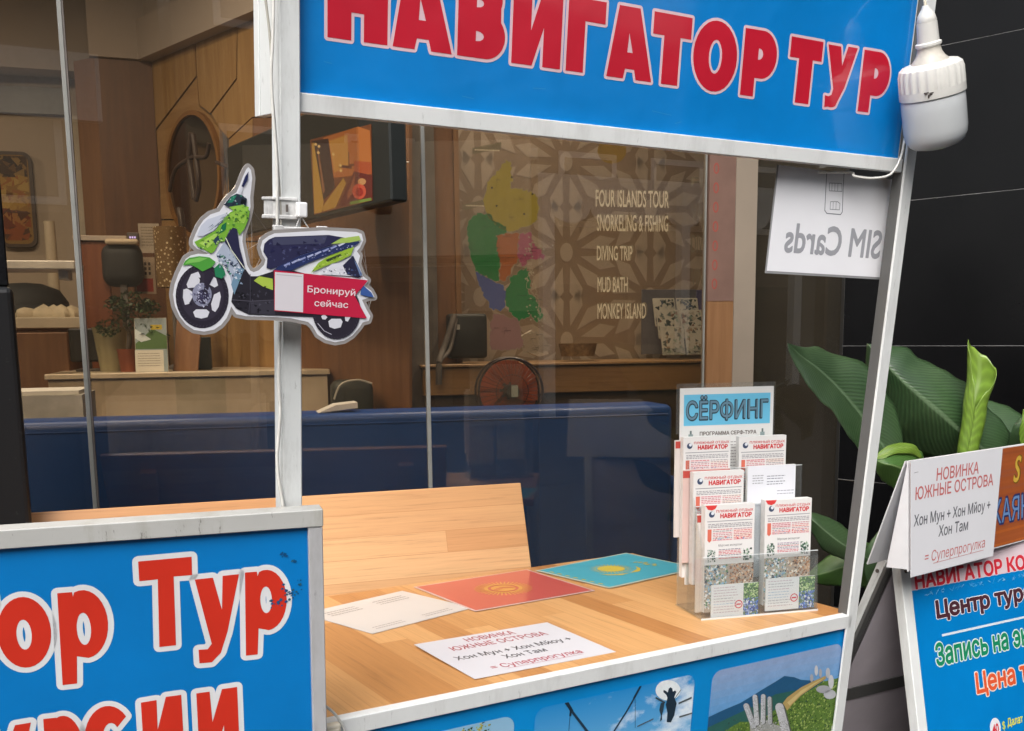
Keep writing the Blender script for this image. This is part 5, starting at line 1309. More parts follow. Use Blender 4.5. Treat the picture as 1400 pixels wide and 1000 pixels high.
MB().box((edges[0], -.02, 0.0), (ku, .05, FLOOR)).build('sill', M_gran, shop)
MB().box((edges[0] - 4, -.05, CEIL), (ku + .2, .3, 4.2)).build('fascia', plain('fascia', (.10, .10, .10), .5), shop)
MB().box((edges[0] - 4, -.05, 0), (edges[0], .1, CEIL)).build('pier', M_gran, shop)
def GM(): return GL.m()
def g(x, y, d): return GL.hit(x, y, d)
def gbox(name, label, cat, px4, d0, d1, mat, bev=.003, kindst=False, tl=None):
    """box whose front face fills a pixel rectangle at depth d0 behind the glass"""
    x0, y0, x1, y1 = px4
    a, c = g((x0 + 0), y1, d0), g(x1, y0, d0)
    o = bpy.data.objects.new(name, None); COL.objects.link(o)
    fr = Fr(GL.wld(a.x, d0, a.z), 14)
    o.matrix_world = fr.m(); o.empty_display_size = .05
    tag(o, label, cat)
    return o, c.x - a.x, c.z - a.z, fr
def loc_of(fr): return lambda x, y, d=0.0: fr.uv(x, y, d)

# room shell (kind structure)
M_cream = plain('cream wall paint', (.44, .35, .26), .8, var=.06, vs=2)
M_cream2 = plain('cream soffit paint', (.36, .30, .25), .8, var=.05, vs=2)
M_floor = plain('shop floor tile', (.32, .27, .21), .35, var=.1, vs=2)
room = Fr((0, 3.1, 0), 14)
def rs(name, lo, hi, m):
    o = MB().box(lo, hi).build(name, m); o.matrix_world = room.m(); struct(o); return o
rs('shop_floor', (-5.2, .052, 0.02), (1.9, 5.2, FLOOR), M_floor)
rs('shop_ceiling', (-5.2, .052, CEIL), (1.9, 5.2, CEIL + .1), M_cream2)
rs('back_wall', (-5.2, 5.2, FLOOR), (1.9, 5.3, CEIL), M_cream)
rs('side_wall', (-5.3, .052, FLOOR), (-5.2, 5.2, CEIL), M_cream)
rs('side_wall', (1.25, .40, FLOOR), (1.35, 5.2, CEIL), plain('dark side wall', (.02, .019, .018), .6))

# ---- wood panelled wall running back from the window, with round mirror
C0 = at(219, 268, 4.85)
PW = Fr((C0.x, C0.y, 0), -46)
M_plank = veneer('oak veneer', ['#86643a', '#9c7a4c', '#ae8d60'], 'Z', 7)
M_plank2 = veneer('warm oak veneer', ['#84623a', '#99764a', '#a78558'], 'X', 7)
M_brown = veneer('brown veneer', ['#4c2e18', '#5f3b20', '#6e4829'], 'Z', 6)
M_brown2 = veneer('mid brown veneer', ['#67472d', '#79553a', '#886344'], 'Z', 6)
L_end = PW.uv(548, 300)[0]
zt = PW.uv(205, 86)[1]
pwl = thing('panelled_wall', 'oak panelled wall with diagonal grooves holding a round mirror inside the shop', 'wall', PW)
MB().box((0, 0.012, FLOOR), (L_end, .15, zt)).build('backing', M_dark, pwl)
# panels cut by the grooves, each a board of its own grain
def PP(x, y): return PW.uv(x, y, 0.0)
def panel(px, m):
    b = MB(); pts = [PP(*p) for p in px]; cx = sum(p[0] for p in pts) / len(pts); cy = sum(p[1] for p in pts) / len(pts)
    b.prism([(cx + (p[0] - cx) * .995 - (0), cy + (p[1] - cy) * .995) for p in pts], 0, .012); o = b.build('wood_panel', m, pwl); return o
panel([(206, 86), (266, 58), (268, 104), (213, 176)], M_plank)
panel([(267.5, 57), (324, 31), (323, 107), (287, 155), (273, 144), (269.5, 104)], M_plank)
panel([(213.5, 179), (269, 106), (272, 146), (286, 157), (300, 178), (310, 300), (216, 300), (219, 268), (217, 230)], M_plank2)
panel([(325, 30.5), (400, -5), (400, 160), (345, 160), (312, 190), (302, 178), (289, 156), (324, 109)], M_plank)
panel([(346, 161), (400, 161), (400, 330), (346, 330)], M_brown2)
panel([(313, 191), (345.5, 161), (345.5, 330), (311, 330), (310.5, 301)], M_plank2)
panel([(216, 301), (310, 301), (310, 520), (223, 520)], M_plank2)
panel([(311, 331), (400, 331), (400, 540), (311, 540)], M_plank)
panel([(401, -6), (560, -90), (560, 575), (401, 560)], M_brown2)
mc = PP(268, 240)
rx = (PP(305, 240)[0] - PP(230, 240)[0]) / 2; ry = (PP(262, 148)[1] - PP(268, 322)[1]) / 2
mir = thing('round_mirror', 'tall oval mirror with a thin wooden rim on the oak panelled wall', 'mirror', Fr(PW.wld(mc[0], 0, mc[1]), -46))
mm, n_, p_, N_, L_ = new_mat('old mirror'); p_.inputs['Metallic'].default_value = 1; p_.inputs['Base Color'].default_value = (.30, .24, .18, 1); p_.inputs['Roughness'].default_value = .08
b = MB(); b.prism(ell(0, 0, rx * .93, ry * .93, 40), -.012, -.002); b.build('mirror_glass', mm, mir)
b = MB()
for i in range(40):
    a0, a1 = 2 * math.pi * i / 40, 2 * math.pi * (i + 1) / 40
    A = [(r * math.cos(a) * rx, y, r * math.sin(a) * ry) for a in (a0, a1) for r, y in ((.93, -.002), (.93, -.022), (1.0, -.022), (1.0, -.002))]
    v = [b.bm.verts.new(p) for p in A]
    for j in range(4): b.bm.faces.new((v[j], v[(j + 1) % 4], v[4 + (j + 1) % 4], v[4 + j]))
b.build('rim', veneer('mirror rim', ['#6b4822', '#80582c', '#8d6636']), mir)
def dark_rail(name, label, px, r):
    o = MB().tube(catmull([PW.wld(*PW.hit(x, y, -.06)) for x, y in px], 6), r, 8).build(name, plain('dark rail', (.03, .018, .012), .4), None, 50); return tag(o, label, 'rail')
# a dark coat stand reflected in front of the mirror
cs = thing('coat_stand', 'dark bentwood stand in front of the round mirror', 'stand', Fr(PW.wld(mc[0], -.25, FLOOR), -46))
def cst(pts, r, nm):
    inv2 = cs.matrix_world.inverted(); MB().tube(catmull([inv2 @ PW.wld(*PW.hit(x, y, -.25)) for x, y in pts], 6), r, 8).build(nm, plain('dark bentwood', (.035, .02, .014), .4), cs, 60)
cst([(262, 182), (259, 215), (263, 248), (266, 272)], .012, 'arm'); cst([(264, 184), (268, 215), (272, 250), (268, 275)], .010, 'arm'); cst([(232, 262), (240, 232), (258, 218), (266, 215)], .008, 'hook'); cst([(268, 215), (282, 214), (286, 196)], .008, 'hook'); cst([(245, 285), (250, 330), (248, 470), (249, 520)], .014, 'stem')
cst([(296, 222), (310, 228), (330, 238)], .007, 'hook')

# ---- brown pillar beside the corner, cream soffits above
QW = Fr(C0, 20)
QW.o.z = 0
qa, qb = QW.uv(137, 200)[0], 0.0
zq = QW.uv(205, 84)[1]
pil = thing('wooden_pillar', 'broad dark brown veneered pillar left of the oak panelled wall inside the shop', 'pillar', QW)
MB().box((qa, 0, FLOOR), (-0.002, .35, zq)).build('front_face', M_brown, pil)
o = MB().box((-.13, 0, FLOOR), (0, .02, zq)).build('side_face', M_brown2, pil); o.matrix_basis = Matrix.Translation((qa - .001, 0.0, 0)) @ Matrix.Rotation(R(-50), 4, 'Z')
sf_ = thing('ceiling_soffit', 'cream boxed soffit stepping down from the ceiling above the brown pillar and oak wall', 'soffit', QW)
MB().box((qa - .02, -.02, zq + .001), (.02, .5, CEIL - .01)).build('front_box', M_cream2, sf_)
o = MB().box((-.02, -.06, 0), (L_end + .4, .14, .16)).build('side_box', M_cream2, sf_); o.matrix_basis = QW.m().inverted() @ Fr((C0.x, C0.y, zt + .001), -46).m()
o = MB().box((-.02, -.03, .163), (L_end + .4, .14, CEIL - zt - .02)).build('side_box', M_cream2, sf_); o.matrix_basis = QW.m().inverted() @ Fr((C0.x, C0.y, zt + .001), -46).m()
o = MB().box((-2.6, -.02, zq - .0), (qa - .022, .5, CEIL - .012)).build('left_box', M_cream2, sf_); o.matrix_basis = Matrix.Translation((0, .30, 0))
o = MB().box((-2.6, -.035, zq + .42), (qa - .023, .3, zq + .47)).build('shadow_ledge', M_cream, sf_); o.matrix_basis = Matrix.Translation((0, .30, 0))
LW_ = Fr(QW.wld(qa - .12, .45, 0), 16)
lw = thing('cream_wall', 'cream painted wall left of the brown pillar inside the shop', 'wall', LW_)
MB().box((-3, 0, FLOOR), (.35, .1, zq + .1)).build('wall_face', M_cream, lw)
zz_ = [LW_.uv(50, y, -.02)[1] for y in (156, 120, 76)]
MB().box((-3, -.03, zz_[0]), (-0.02, -.001, zz_[1])).build('reflection_band', plain('grey reflection band', (.24, .235, .22), .6, var=.1, vs=4), lw)  # street reflection in the glass, painted as a band on the wall
MB().box((-3, -.03, zz_[1] + .001), (-.02, -.001, zz_[2])).build('taupe_band', plain('taupe band', (.25, .20, .15), .7, var=.1, vs=4), lw)  # upper part of the same painted reflection
MB().box((.0, -.02, FLOOR), (.06, -.001, zz_[0])).build('edge_trim', plain('pale trim', (.52, .44, .33), .6), lw)
# painting
pa = LW_.uv(6, 332, -.03); pb = LW_.uv(42, 208, -.03)
pnt = thing('framed_picture', 'tall dark framed picture in yellow and orange tones on the cream shop wall', 'picture', Fr(LW_.wld(pa[0], -.03, pa[1]), 16))
w, hh = pb[0] - pa[0], pb[1] - pa[1]
b = MB(); b.prism(rrect(-.02, -.02, w, hh, .04), 0, .028); b.build('frame', plain('dark frame', (.06, .035, .02), .5), pnt)
k = Ink(-.0005); k.clip = rrect(-.005, -.005, w - .015, hh - .015, .03); random.seed(4)
k.poly(k.clip, '#8a6a35', 0)
jit(k, 0, w - .02, hh * .72, hh - .02, 60, ['#4b3620', '#6a4d2a', '#8c7040', '#37291a'], 1, .04); jit(k, 0, w - .02, hh * .35, hh * .75, 60, ['#a5803a', '#8f6a2d', '#b08f4a', '#97602a'], 1, .05); jit(k, 0, w - .02, 0.01, hh * .38, 50, ['#8a4a22', '#6d3319', '#9b6a38', '#55331c'], 1, .04)
k.build('canvas', M_paper, pnt)
# white rail and clutter on the far left counter
def gthing(name, label, cat, x, y, d):
    p = g(x, y, d); fr = Fr(GL.wld(*p), 14); t = thing(name, label, cat, fr); return t, fr
t, fr = gthing('glass_shelf', 'white edged shelf at the far left inside the shop window', 'shelf', 3, 368, .9)
w = fr.uv(102, 362)[0]; MB().box((-.5, 0, -.0), (w, .22, .028), .003).build('shelf_board', plain('white shelf', (.55, .52, .48), .4), t); MB().box((w - .06, .05, -.03), (w - .03, .15, -.001)).build('bracket', M_alu, t)
t, fr = gthing('back_counter', 'pale topped wooden service counter at the back left of the shop', 'counter', 14, 450, 1.75)
w = fr.uv(142, 450)[0]; tp = fr.uv(60, 434)[1]
MB().box((-.8, 0, 0), (w, .5, tp), .004).build('counter_top', plain('pale stone top', (.46, .40, .30), .35, var=.12, vs=5), t); MB().box((-.79, .02, -.75), (w - .01, .48, -.001)).build('counter_front', M_brown2, t)
bz = tp
t2, fr2 = gthing('dark_hat', 'black rounded bag lying on the far left service counter', 'bag', 38, 433, 1.95)
MB().lathe([(0, .14), (.06, .135), (.12, .11), (.15, .06), (.155, .02), (.13, 0), (0, 0)], 24, lambda r, h_, q: r * (1 + .12 * math.sin(2 * q + .5))).build('body', plain('black fabric', (.014, .014, .014), .7, var=.3, vs=30), t2, 50)
t2, fr2 = gthing('stand_lamp', 'slim cream column on the far left service counter', 'stand', 77, 434, 2.0)
MB().lathe([(0, 0), (.07, 0), (.07, .015), (.025, .03), (.022, .40), (0, .40)], 16).build('column', plain('cream enamel', (.46, .38, .27), .5), t2, 40)
t2, fr2 = gthing('folded_cloth', 'cream crumpled cloth on the service counter beside the slim column', 'cloth', 62, 437, 1.85)
b = MB(); random.seed(2)
for i in range(7): b.lathe([(0, .05 + .02 * random.random()), (.035, .04), (.05, .015), (.045, 0), (0, 0)], 10, lambda r, h_, q: r * (1 + .3 * math.sin(3 * q + i)), ((i - 3) * .035, random.uniform(-.04, .04), 0))
b.build('cloth', plain('cream cloth', (.5, .42, .29), .9), t2, 70)
t, fr = gthing('paper_stack', 'white stack of paper lying low at the left end of the marble counter', 'paper', 28, 566, .42)
w = fr.uv(114, 566)[0]; MB().box((-.05, 0, -.25), (w, .3, fr.uv(60, 541)[1])).build('cabinet', plain('white cabinet', (.42, .41, .38), .6, var=.25, vs=9), t)
MB().box((-.04, .01, fr.uv(60, 541)[1] + .0005), (w - .01, .28, fr.uv(60, 541)[1] + .012)).build('sheets', plain('white sheets', (.60, .59, .56), .7, var=.1), t)
t, fr = gthing('wooden_cabinet', 'brown wooden cabinet standing left of the marble counter', 'cabinet', 20, 545, 1.35)
MB().box((-.2, 0, -.6), (fr.uv(98, 545)[0], .4, fr.uv(60, 455)[1]), .003).build('cabinet_body', M_brown2, t)
# ---- marble reception counter with the things on it
MD = .95
t, fr = gthing('reception_counter', 'pale marble fronted reception counter behind the blue sofa at the left', 'counter', 72, 600, MD)
tp = fr.uv(120, 511)[1]; w = fr.uv(447, 505)[0]
MB().box((0, 0, -.9), (w, .05, tp - .02)).build('marble_front', marble('beige marble', '#b5a48c', '#c9b9a2', '#d9ccb8'), t)
MB().box((-.01, -.012, tp - .0195), (w + .01, .55, tp), .003).build('marble_top', marble('marble top', '#b8a88f', '#cabba4', '#d8cab6', False), t)
MB().box((w * .44, -.0012, -.9), (w * .62, -.0002, tp - .021)).build('marble_slab', marble('grey marble', '#9f9480', '#b3a892', '#c6bba6'), t)
CT = tp; cfr = fr
def on_counter(name, label, cat, x, d, grp=None):
    u = cfr.uv(x, 508, d)[0]; f2 = Fr(cfr.wld(u, d, CT + .0006), 14); return thing(name, label, cat, f2, group=grp), f2
def S_(d): return (2.85 + MD + d) / FOC     # metres a pixel covers at that depth
t, f2 = on_counter('planter', 'tall pale green tapered planter standing on the marble counter', 'planter', 154, .22)
s = S_(.22); MB().lathe([(0, 0), (15 * s, 0), (22 * s, 55 * s), (23 * s, 58 * s), (20 * s, 58 * s), (19 * s, 50 * s), (0, 50 * s)], 28).build('pot', plain('pale green glaze', (.34, .31, .19), .4), t, 40)
t, f2 = on_counter('potted_bush', 'small leafy bush in a terracotta pot beside the little folding display', 'plant', 177, .12)
s = S_(.12); MB().lathe([(0, 0), (11 * s, 0), (14 * s, 28 * s), (15 * s, 30 * s), (12 * s, 30 * s), (11 * s, 25 * s), (0, 25 * s)], 24).build('pot', plain('terracotta', (.25, .07, .035), .6), t, 40)
MB().tube(catmull([(0, 0, 24 * s), (4 * s, 0, 45 * s), (-2 * s, 4 * s, 65 * s), (3 * s, 0, 90 * s)], 6), 2.4 * s, 8).build('trunk', plain('bark', (.05, .035, .02), .8), t, 50)
b = MB(); random.seed(12)
for _ in range(900):
    a = random.uniform(0, 6.28); r = random.random() ** .5; cx, cz, rr = random.choice(((0, 75, 22), (22, 62, 18), (-24, 58, 16), (10, 92, 20), (40, 48, 14), (-12, 90, 14), (30, 85, 14)))
    c = Vector(((cx + rr * r * math.cos(a)) * s, random.uniform(-16, 16) * s, (cz + rr * .7 * r * math.sin(a)) * s))
    d1 = Vector((random.uniform(-1, 1), random.uniform(-.6, .6), random.uniform(-.8, .6))).normalized(); d2 = d1.cross(Vector((random.random(), random.random(), random.random()))).normalized(); L0 = random.uniform(2.2, 4) * s
    b.quad(c - d1 * L0, c + d2 * L0 * .45, c + d1 * L0, c - d2 * L0 * .45)
b.build('foliage', plain('small leaves', (.03, .055, .02), .5, var=.7, vs=30), t)
t, f2 = on_counter('display_card', 'small folding display with a mountain picture and a white leaflet on the marble counter', 'display', 186, .05)
s = S_(.05); tilt = Matrix.Rotation(R(-14), 4, 'X')
W0, H0 = 42 * s, 74 * s
o = MB().box((0, 0, 0), (W0, .006, H0), .001).build('front_board', plain('display board', (.35, .31, .25), .5), t); o.matrix_basis = tilt
o = MB().box((0, 0, 0), (W0 * .9, .006, H0), .001).build('back_board', M_brown2, t); o.matrix_basis = Matrix.Translation((W0 + .01, .06, 0)) @ Matrix.Rotation(R(-28), 4, 'Z') @ Matrix.Rotation(R(-14), 4, 'X')
k = Ink(-.0006); k.rect(.002, 0, W0 - .002, H0 - .002, '#8f9ea6', 0); k.poly([(.002, H0 * .52), (W0 * .3, H0 * .66), (W0 * .55, H0 * .8), (W0 - .002, H0 * .66), (W0 - .002, H0 * .42), (.002, H0 * .42)], '#4c6b3c', 1); k.poly([(.002, H0 * .8), (W0 * .5, H0 * .6), (W0 * .2, H0 * .55), (.002, H0 * .62)], '#c3cdd2', 1.5); k.rect(W0 * .5, H0 * .78, W0 * .85, H0 * .87, '#b9a53a', 2)
k.rect(-.001, 0, W0 * .86, H0 * .40, '#cfccc2', 3)
for i in range(6): squiggle(k, W0 * .08, W0 * .75, H0 * (.33 - .045 * i), .0025, '#8f8c86', 4)
o = k.build('printed_face', M_paper, t); o.matrix_basis = tilt
t, f2 = on_counter('dark_monitor', 'dark computer screen seen from behind at the left end of the marble counter', 'monitor', 97, .30)
s = S_(.3); MB().box((0, 0, 12 * s), (42 * s, .03, 56 * s), .006).build('screen_back', plain('dark plastic', (.025, .022, .018), .4), t); MB().box((16 * s, .005, 0), (26 * s, .025, 12 * s)).build('stand', plain('dark plastic', (.025, .022, .018), .4), t); MB().box((8 * s, -.04, 0), (60 * s, .07, 3 * s), .002).build('foot', M_dark, t)
t, f2 = on_counter('desk_organiser', 'dark desk organiser with small jars beside the little folding display', 'organiser', 252, .2)
s = S_(.2); MB().box((0, 0, 0), (36 * s, .12, 44 * s), .003).build('box', plain('dark green box', (.02, .024, .018), .5), t)
for i in range(3): MB().lathe([(0, 0), (6 * s, 0), (6.3 * s, 8 * s), (0, 8.5 * s)], 14, None, (6 * s, -.02, i * 13 * s)).build('jar', plain('brown jar', (.16, .12, .08), .4), t, 40)
# ---- behind the counter
def wallthing(name, label, cat, x0, y0, x1, y1, d):
    a = GL.hit(x0, y1, d); c = GL.hit(x1, y0, d); f2 = Fr(GL.wld(*a), 14); return thing(name, label, cat, f2), c.x - a.x, c.z - a.z
t, w, hh = wallthing('partition', 'red brown low partition in front of the dark pillar', 'partition', 110, 330, 147, 428, 1.45)
MB().box((0, 0, -.7), (w, .04, hh), .002).build('panel', veneer('red brown veneer', ['#5a2c14', '#6d3a1e', '#7c4a2a']), t); MB().box((-.01, -.01, hh + .0005), (w + .07, .05, hh + .02), .002).build('top_ledge', M_cream2, t)
t, w, hh = wallthing('office_chair', 'black round backed chair behind the marble counter', 'chair', 145, 330, 187, 392, 1.4)
MB().box((-w * .12, 0, 0), (w * 1.12, .09, hh * .98), .045, 5).build('backrest', plain('black mesh cloth', (.013, .013, .013), .7, bmp=.001, bs=150), t, 60)
MB().box((w * .4, .02, -.3), (w * .6, .06, hh * .3)).build('spine', M_dark, t); MB().box((0, -.25, -.36), (w, .15, -.30), .02, 2).build('seat', plain('black seat', (.013, .013, .013), .7), t); MB().tube([(w / 2, -.05, -.9), (w / 2, -.05, -.36)], .03, 10).build('pillar', M_dark, t)
MB().box((w * .05, -.01, hh * .92), (w * 1.05, .05, hh * 1.05), .01, 2).build('headrest', plain('beige cushion', (.45, .36, .25), .8), t)
t, w, hh = wallthing('wall_notice', 'pale sheet of paper pinned on the dark pillar', 'notice', 191, 306, 217, 346, 1.62)
MB().box((0, 0, 0), (w, .002, hh)).build('paper', plain('old paper', (.36, .30, .23), .7), t); k = Ink(-.0004)
for i in range(7): squiggle(k, w * .12, w * .85, hh * (.85 - .1 * i), .004, '#7d7060')
k.build('printed_lines', M_paper, t)
t, w, hh = wallthing('network_box', 'small black box with a glowing purple light on the dark pillar', 'device', 174, 318, 189, 332, 1.6)
MB().box((0, 0, 0), (w, .02, hh), .003).build('case', M_dark, t)
mm, n_, p_, N_, L_ = new_mat('purple light'); p_.inputs['Emission Color'].default_value = (.30, .20, 1, 1); p_.inputs['Emission Strength'].default_value = .8
b = MB()
for i in range(3): b.box((w * (.22 + .2 * i), -.003, hh * .42), (w * (.35 + .2 * i), -.0005, hh * .6))
b.build('indicator_light', mm, t)
t, w, hh = wallthing('wall_calendar', 'beige and red calendar standing behind the bush', 'calendar', 184, 352, 211, 402, 1.5)
MB().box((0, 0, 0), (w, .012, hh)).build('board', plain('beige card', (.30, .22, .15), .7), t); k = Ink(-.0004); k.rect(w * .12, hh * .06, w * .88, hh * .42, '#8d2c22', 1)
for r in range(3):
    for c in range(4): k.rect(w * (.16 + .18 * c), hh * (.52 + .13 * r), w * (.26 + .18 * c), hh * (.60 + .13 * r), '#3d3227', 1)
k.build('printed_face', M_paper, t)
t, f2 = on_counter('table_lamp', 'drum table lamp with a pierced gold shade beside the scooter wheel', 'lamp', 243, .34)
s = S_(.34); mm, n_, p_, N_, L_ = new_mat('pierced gold')
vo = N_('ShaderNodeTexVoronoi'); vo.inputs['Scale'].default_value = 70; L_(coords(n_), vo.inputs['Vector'])
L_(ramp(n_, vo.outputs['Distance'], [(.18, (.75, .62, .40)), (.34, (.20, .12, .05))]), p_.inputs['Base Color']); p_.inputs['Roughness'].default_value = .35; p_.inputs['Metallic'].default_value = .4
MB().lathe([(19 * s, 108 * s), (20 * s, 108 * s), (21 * s, 186 * s), (20 * s, 186 * s), (19 * s, 108 * s)], 32).build('lamp_shade', mm, t, 40); MB().lathe([(0, 0), (12 * s, 0), (12 * s, 4 * s), (3 * s, 8 * s), (2.5 * s, 130 * s), (0, 130 * s)], 18).build('base', M_dark, t, 40)
# ---- sofa
SD = .14
t, fr = gthing('blue_sofa', 'long navy blue sofa with its high back against the shop window', 'sofa', 30, 800, SD)
mm, n_, p_, N_, L_ = new_mat('navy leatherette'); L_(ramp(n_, noise(n_, coords(n_), 2.5, 5), [(.3, (.0, .036, .19)), (.7, (.001, .050, .25))]), p_.inputs['Base Color']); p_.inputs['Roughness'].default_value = .42; bump(n_, p_, noise(n_, coords(n_), 5, 3), .004, .4)
M_sofa = mm
w = fr.uv(1120, 560)[0]; tp = fr.uv(480, 565, .02)[1]; w1 = fr.uv(921, 552)[0]
MB().box((-.9, 0, -.2), (w1, .20, tp), .022, 4).build('backrest', M_sofa, t, 50)
MB().box((w1 + .004, .01, -.35), (w1 + .09, .62, tp - .25), .02, 3).build('arm', M_sofa, t, 50)
MB().box((-.9, .205, -.2), (w1, .75, tp - .42), .03, 3).build('seat', M_sofa, t, 50)
b = MB(); b.tube([(-.88, -.0005, tp - .030), (w1 - .02, -.0005, tp - .030)], .0022, 6); b.build('seam', M_sofa, t)
# paper and small bag on the sofa back
u = fr.uv(437, 572); f2 = Fr(fr.wld(u[0], .05, tp + .0004), 14)
t2 = thing('magazine', 'white magazine lying on top of the sofa back', 'magazine', f2); b = MB(); wl = fr.uv(492, 572)[0] - u[0]
b.prism([(0, 0), (wl, .012), (wl, .028), (wl * .45, .022)], 0, .10); b.build('pages', plain('magazine paper', (.60, .59, .58), .5), t2)
t2, w, hh = wallthing('dark_bag', 'small dark bag with a thin pale strap standing behind the blue sofa', 'bag', 456, 520, 511, 566, .62)
MB().box((0, 0, -.1), (w, .14, hh), .03, 4).build('bag_body', plain('dark bag cloth', (.022, .024, .018), .6), t2, 60); MB().tube(catmull([(w * .02, -.01, hh * .45), (w * .2, -.015, hh * .9), (w * .6, -.012, hh * 1.02), (w * .95, -.01, hh * .9)], 8), .0035, 6).build('strap', plain('pale strap', (.45, .42, .36), .6), t2, 50)
# ---- middle: veneered column, patterned panel, bar counter
PD = 1.02
t, w, hh = wallthing('wooden_column', 'wide brown veneered column behind the grey glass joint', 'column', 543, 60, 624, 620, .72)
MB().box((0, 0, 0), (w * .92, .2, hh)).build('front_face', M_brown2, t); MB().box((w * .925, -.004, 0), (w, .2, hh)).build('edge_trim', veneer('light trim', ['#6f4f33', '#7f5d3e', '#8b6a49']), t)
FP0 = GL.hit(626, 700, PD); FPf = Fr(GL.wld(*FP0), 14)
t = thing('patterned_panel', 'brown wall panel with a pale geometric star flower pattern behind the map and white lettering', 'wall panel', FPf)
w = FPf.uv(1040, 300)[0]; hh = FPf.uv(800, 60)[1]
MB().box((0, .006, 0), (w, .05, hh)).build('panel_board', plain('brown panel', (.190, .135, .092), .6, var=.12, vs=4), t)
# petals: kite shaped inlays round centres on a staggered grid
b = MB()
cs_ = [(705, 330), (893, 330), (705, 465), (893, 465), (800, 398), (985, 398), (612, 398), (800, 262), (985, 262), (612, 262), (705, 195), (893, 195), (800, 530), (985, 530)]
c00 = FPf.uv(775, 345); c01 = FPf.uv(890, 320); px_w = c01[0] - c00[0]
GX, GY = px_w * 1.0, px_w * .98
for i in range(-2, 5):
    for j in range(-5, 7):
        cx, cy = c00[0] + GX * i, c00[1] + GY * (j + (.5 if i % 2 else 0))
        for q_ in range(12):
            a = R(30 * q_ + 15); r0, r1 = GX * .17, GX * .60; mid = GX * .44; wd = .105
            pts = [(cx + r0 * math.cos(a), cy + r0 * math.sin(a)), (cx + mid * math.cos(a - wd * 1.75), cy + mid * math.sin(a - wd * 1.75)), (cx + r1 * math.cos(a), cy + r1 * math.sin(a)), (cx + mid * math.cos(a + wd * 1.75), cy + mid * math.sin(a + wd * 1.75))]
            pts = clip_poly(pts, [(0.002, 0.002), (w - .002, 0.002), (w - .002, hh - .002), (0.002, hh - .002)])
            if len(pts) >= 3: b.prism(pts, .0052, .0058)
        e_ = clip_poly(ell(cx, cy, GX * .075, GX * .105, 14), [(0.002, 0.002), (w - .002, 0.002), (w - .002, hh - .002), (0.002, hh - .002)])
        if len(e_) >= 3: b.prism(e_, .0048, .0058)
b.build('petal_inlay', plain('pale taupe inlay', (.30, .245, .195), .55, var=.06, vs=6), t)
MB().box((-.012, -.004, 0), (-.001, .05, hh)).build('edge_strip', M_brown, t)
t, w, hh = wallthing('bar_counter', 'plain light wooden bar counter in front of the patterned panel', 'counter', 588, 496, 965, 556, .62)
MB().box((-.02, 0, 0.035), (w + .3, .34, hh), .003).build('counter_front', wood_staves('bar wood', ['#80623f', '#8c6d48', '#987952'], 'X', .09, .9, .5, across='Z'), t)
MB().box((-.015, .02, -.6), (w + .28, .32, .034)).build('counter_base', plain('dark brown base', (.045, .028, .018), .6), t)
MB().box((-.03, -.012, hh + .0005), (w + .3, .35, hh + .010), .002).build('counter_top', veneer('bar top', ['#7d6040', '#8d6f4d', '#9a7d5a'], 'X'), t)
BT = GL.hit(600, 496, .62).z + .0112
def on_bar(name, label, cat, x, d):
    u = GL.hit(x, 496, d).x; return thing(name, label, cat, Fr(GL.wld(u, d, BT), 14)), (2.95 + d) / FOC
t, s = on_bar('shoulder_bag', 'black shoulder bag with its strap hanging over the front of the bar counter', 'bag', 614, .68)
MB().box((0, 0, 0), (56 * s, .10, 62 * s), .012, 3).build('bag_body', plain('black bag cloth', (.014, .016, .016), .6, var=.3, vs=12, bmp=.002, bs=14), t, 50)
b = MB(); b.tube(catmull([(8 * s, -.012, 60 * s), (0, -.03, 40 * s), (-12 * s, -.05, 12 * s), (-20 * s, -.085, -4 * s), (-22 * s, -.09, -34 * s)], 8), .011, 8); b.tube(catmull([(10 * s, -.012, 55 * s), (4 * s, -.03, 30 * s), (-4 * s, -.05, 10 * s), (-20 * s, -.085, -2 * s)], 8), .007, 8); b.build('strap', M_dark, t, 50); MB().box((10 * s, -.004, 40 * s), (16 * s, -.0006, 47 * s)).build('buckle', M_alu, t)
t, s = on_bar('display_stand', 'white and black speckled leaflet display beside the black shoulder bag', 'display', 589, .80)
b = MB(); b.prism([(0, 0), (20 * s, 0), (34 * s, 50 * s), (46 * s, 72 * s), (34 * s, 75 * s), (0, 58 * s)], 0, .02); b.build('board', plain('pale board', (.34, .32, .26), .6, var=.3, vs=40), t)
k = Ink(-.0006); random.seed(8); jit(k, 0.002, 20 * s, 2 * s, 56 * s, 40, ['#20201c', '#8a8674', '#c4c0ae', '#3a3a32'], 1, 3 * s); k.build('printed_face', M_paper, t)
t, s = on_bar('desk_fan', 'round orange desk fan with a dark wire guard standing behind the sofa', 'fan', 698, .45)
t.location.z -= .30 * 1.0
fz = GL.hit(700, 535, .45).z - t.location.z; fr_ = 47 * s
b = MB()
for i in range(8):
    a0 = R(45 * i); P = []
    for q_, r in ((0, .18), (.15, .55), (.45, .95), (.75, .9), (.62, .5), (.45, .2)): P.append((fr_ * r * math.cos(a0 + q_), fz + fr_ * r * math.sin(a0 + q_)))
    b.prism(P, .02 + .004 * (i % 2), .022 + .004 * (i % 2))
b.prism(ell(0, fz, fr_ * .93, fr_ * .93, 40), .034, .037); b.build('blades', plain('orange plastic', (.36, .075, .028), .4, var=.25, vs=8), t)
b = MB(); ring = lambda rr, y: [(rr * math.cos(2 * math.pi * i / 48), y, fz + rr * math.sin(2 * math.pi * i / 48)) for i in range(49)]
b.tube(ring(fr_, .0), .0045, 6, False); b.tube(ring(fr_, .05), .004, 6, False); b.tube(ring(fr_ * .5, -.02), .0012, 5, False)
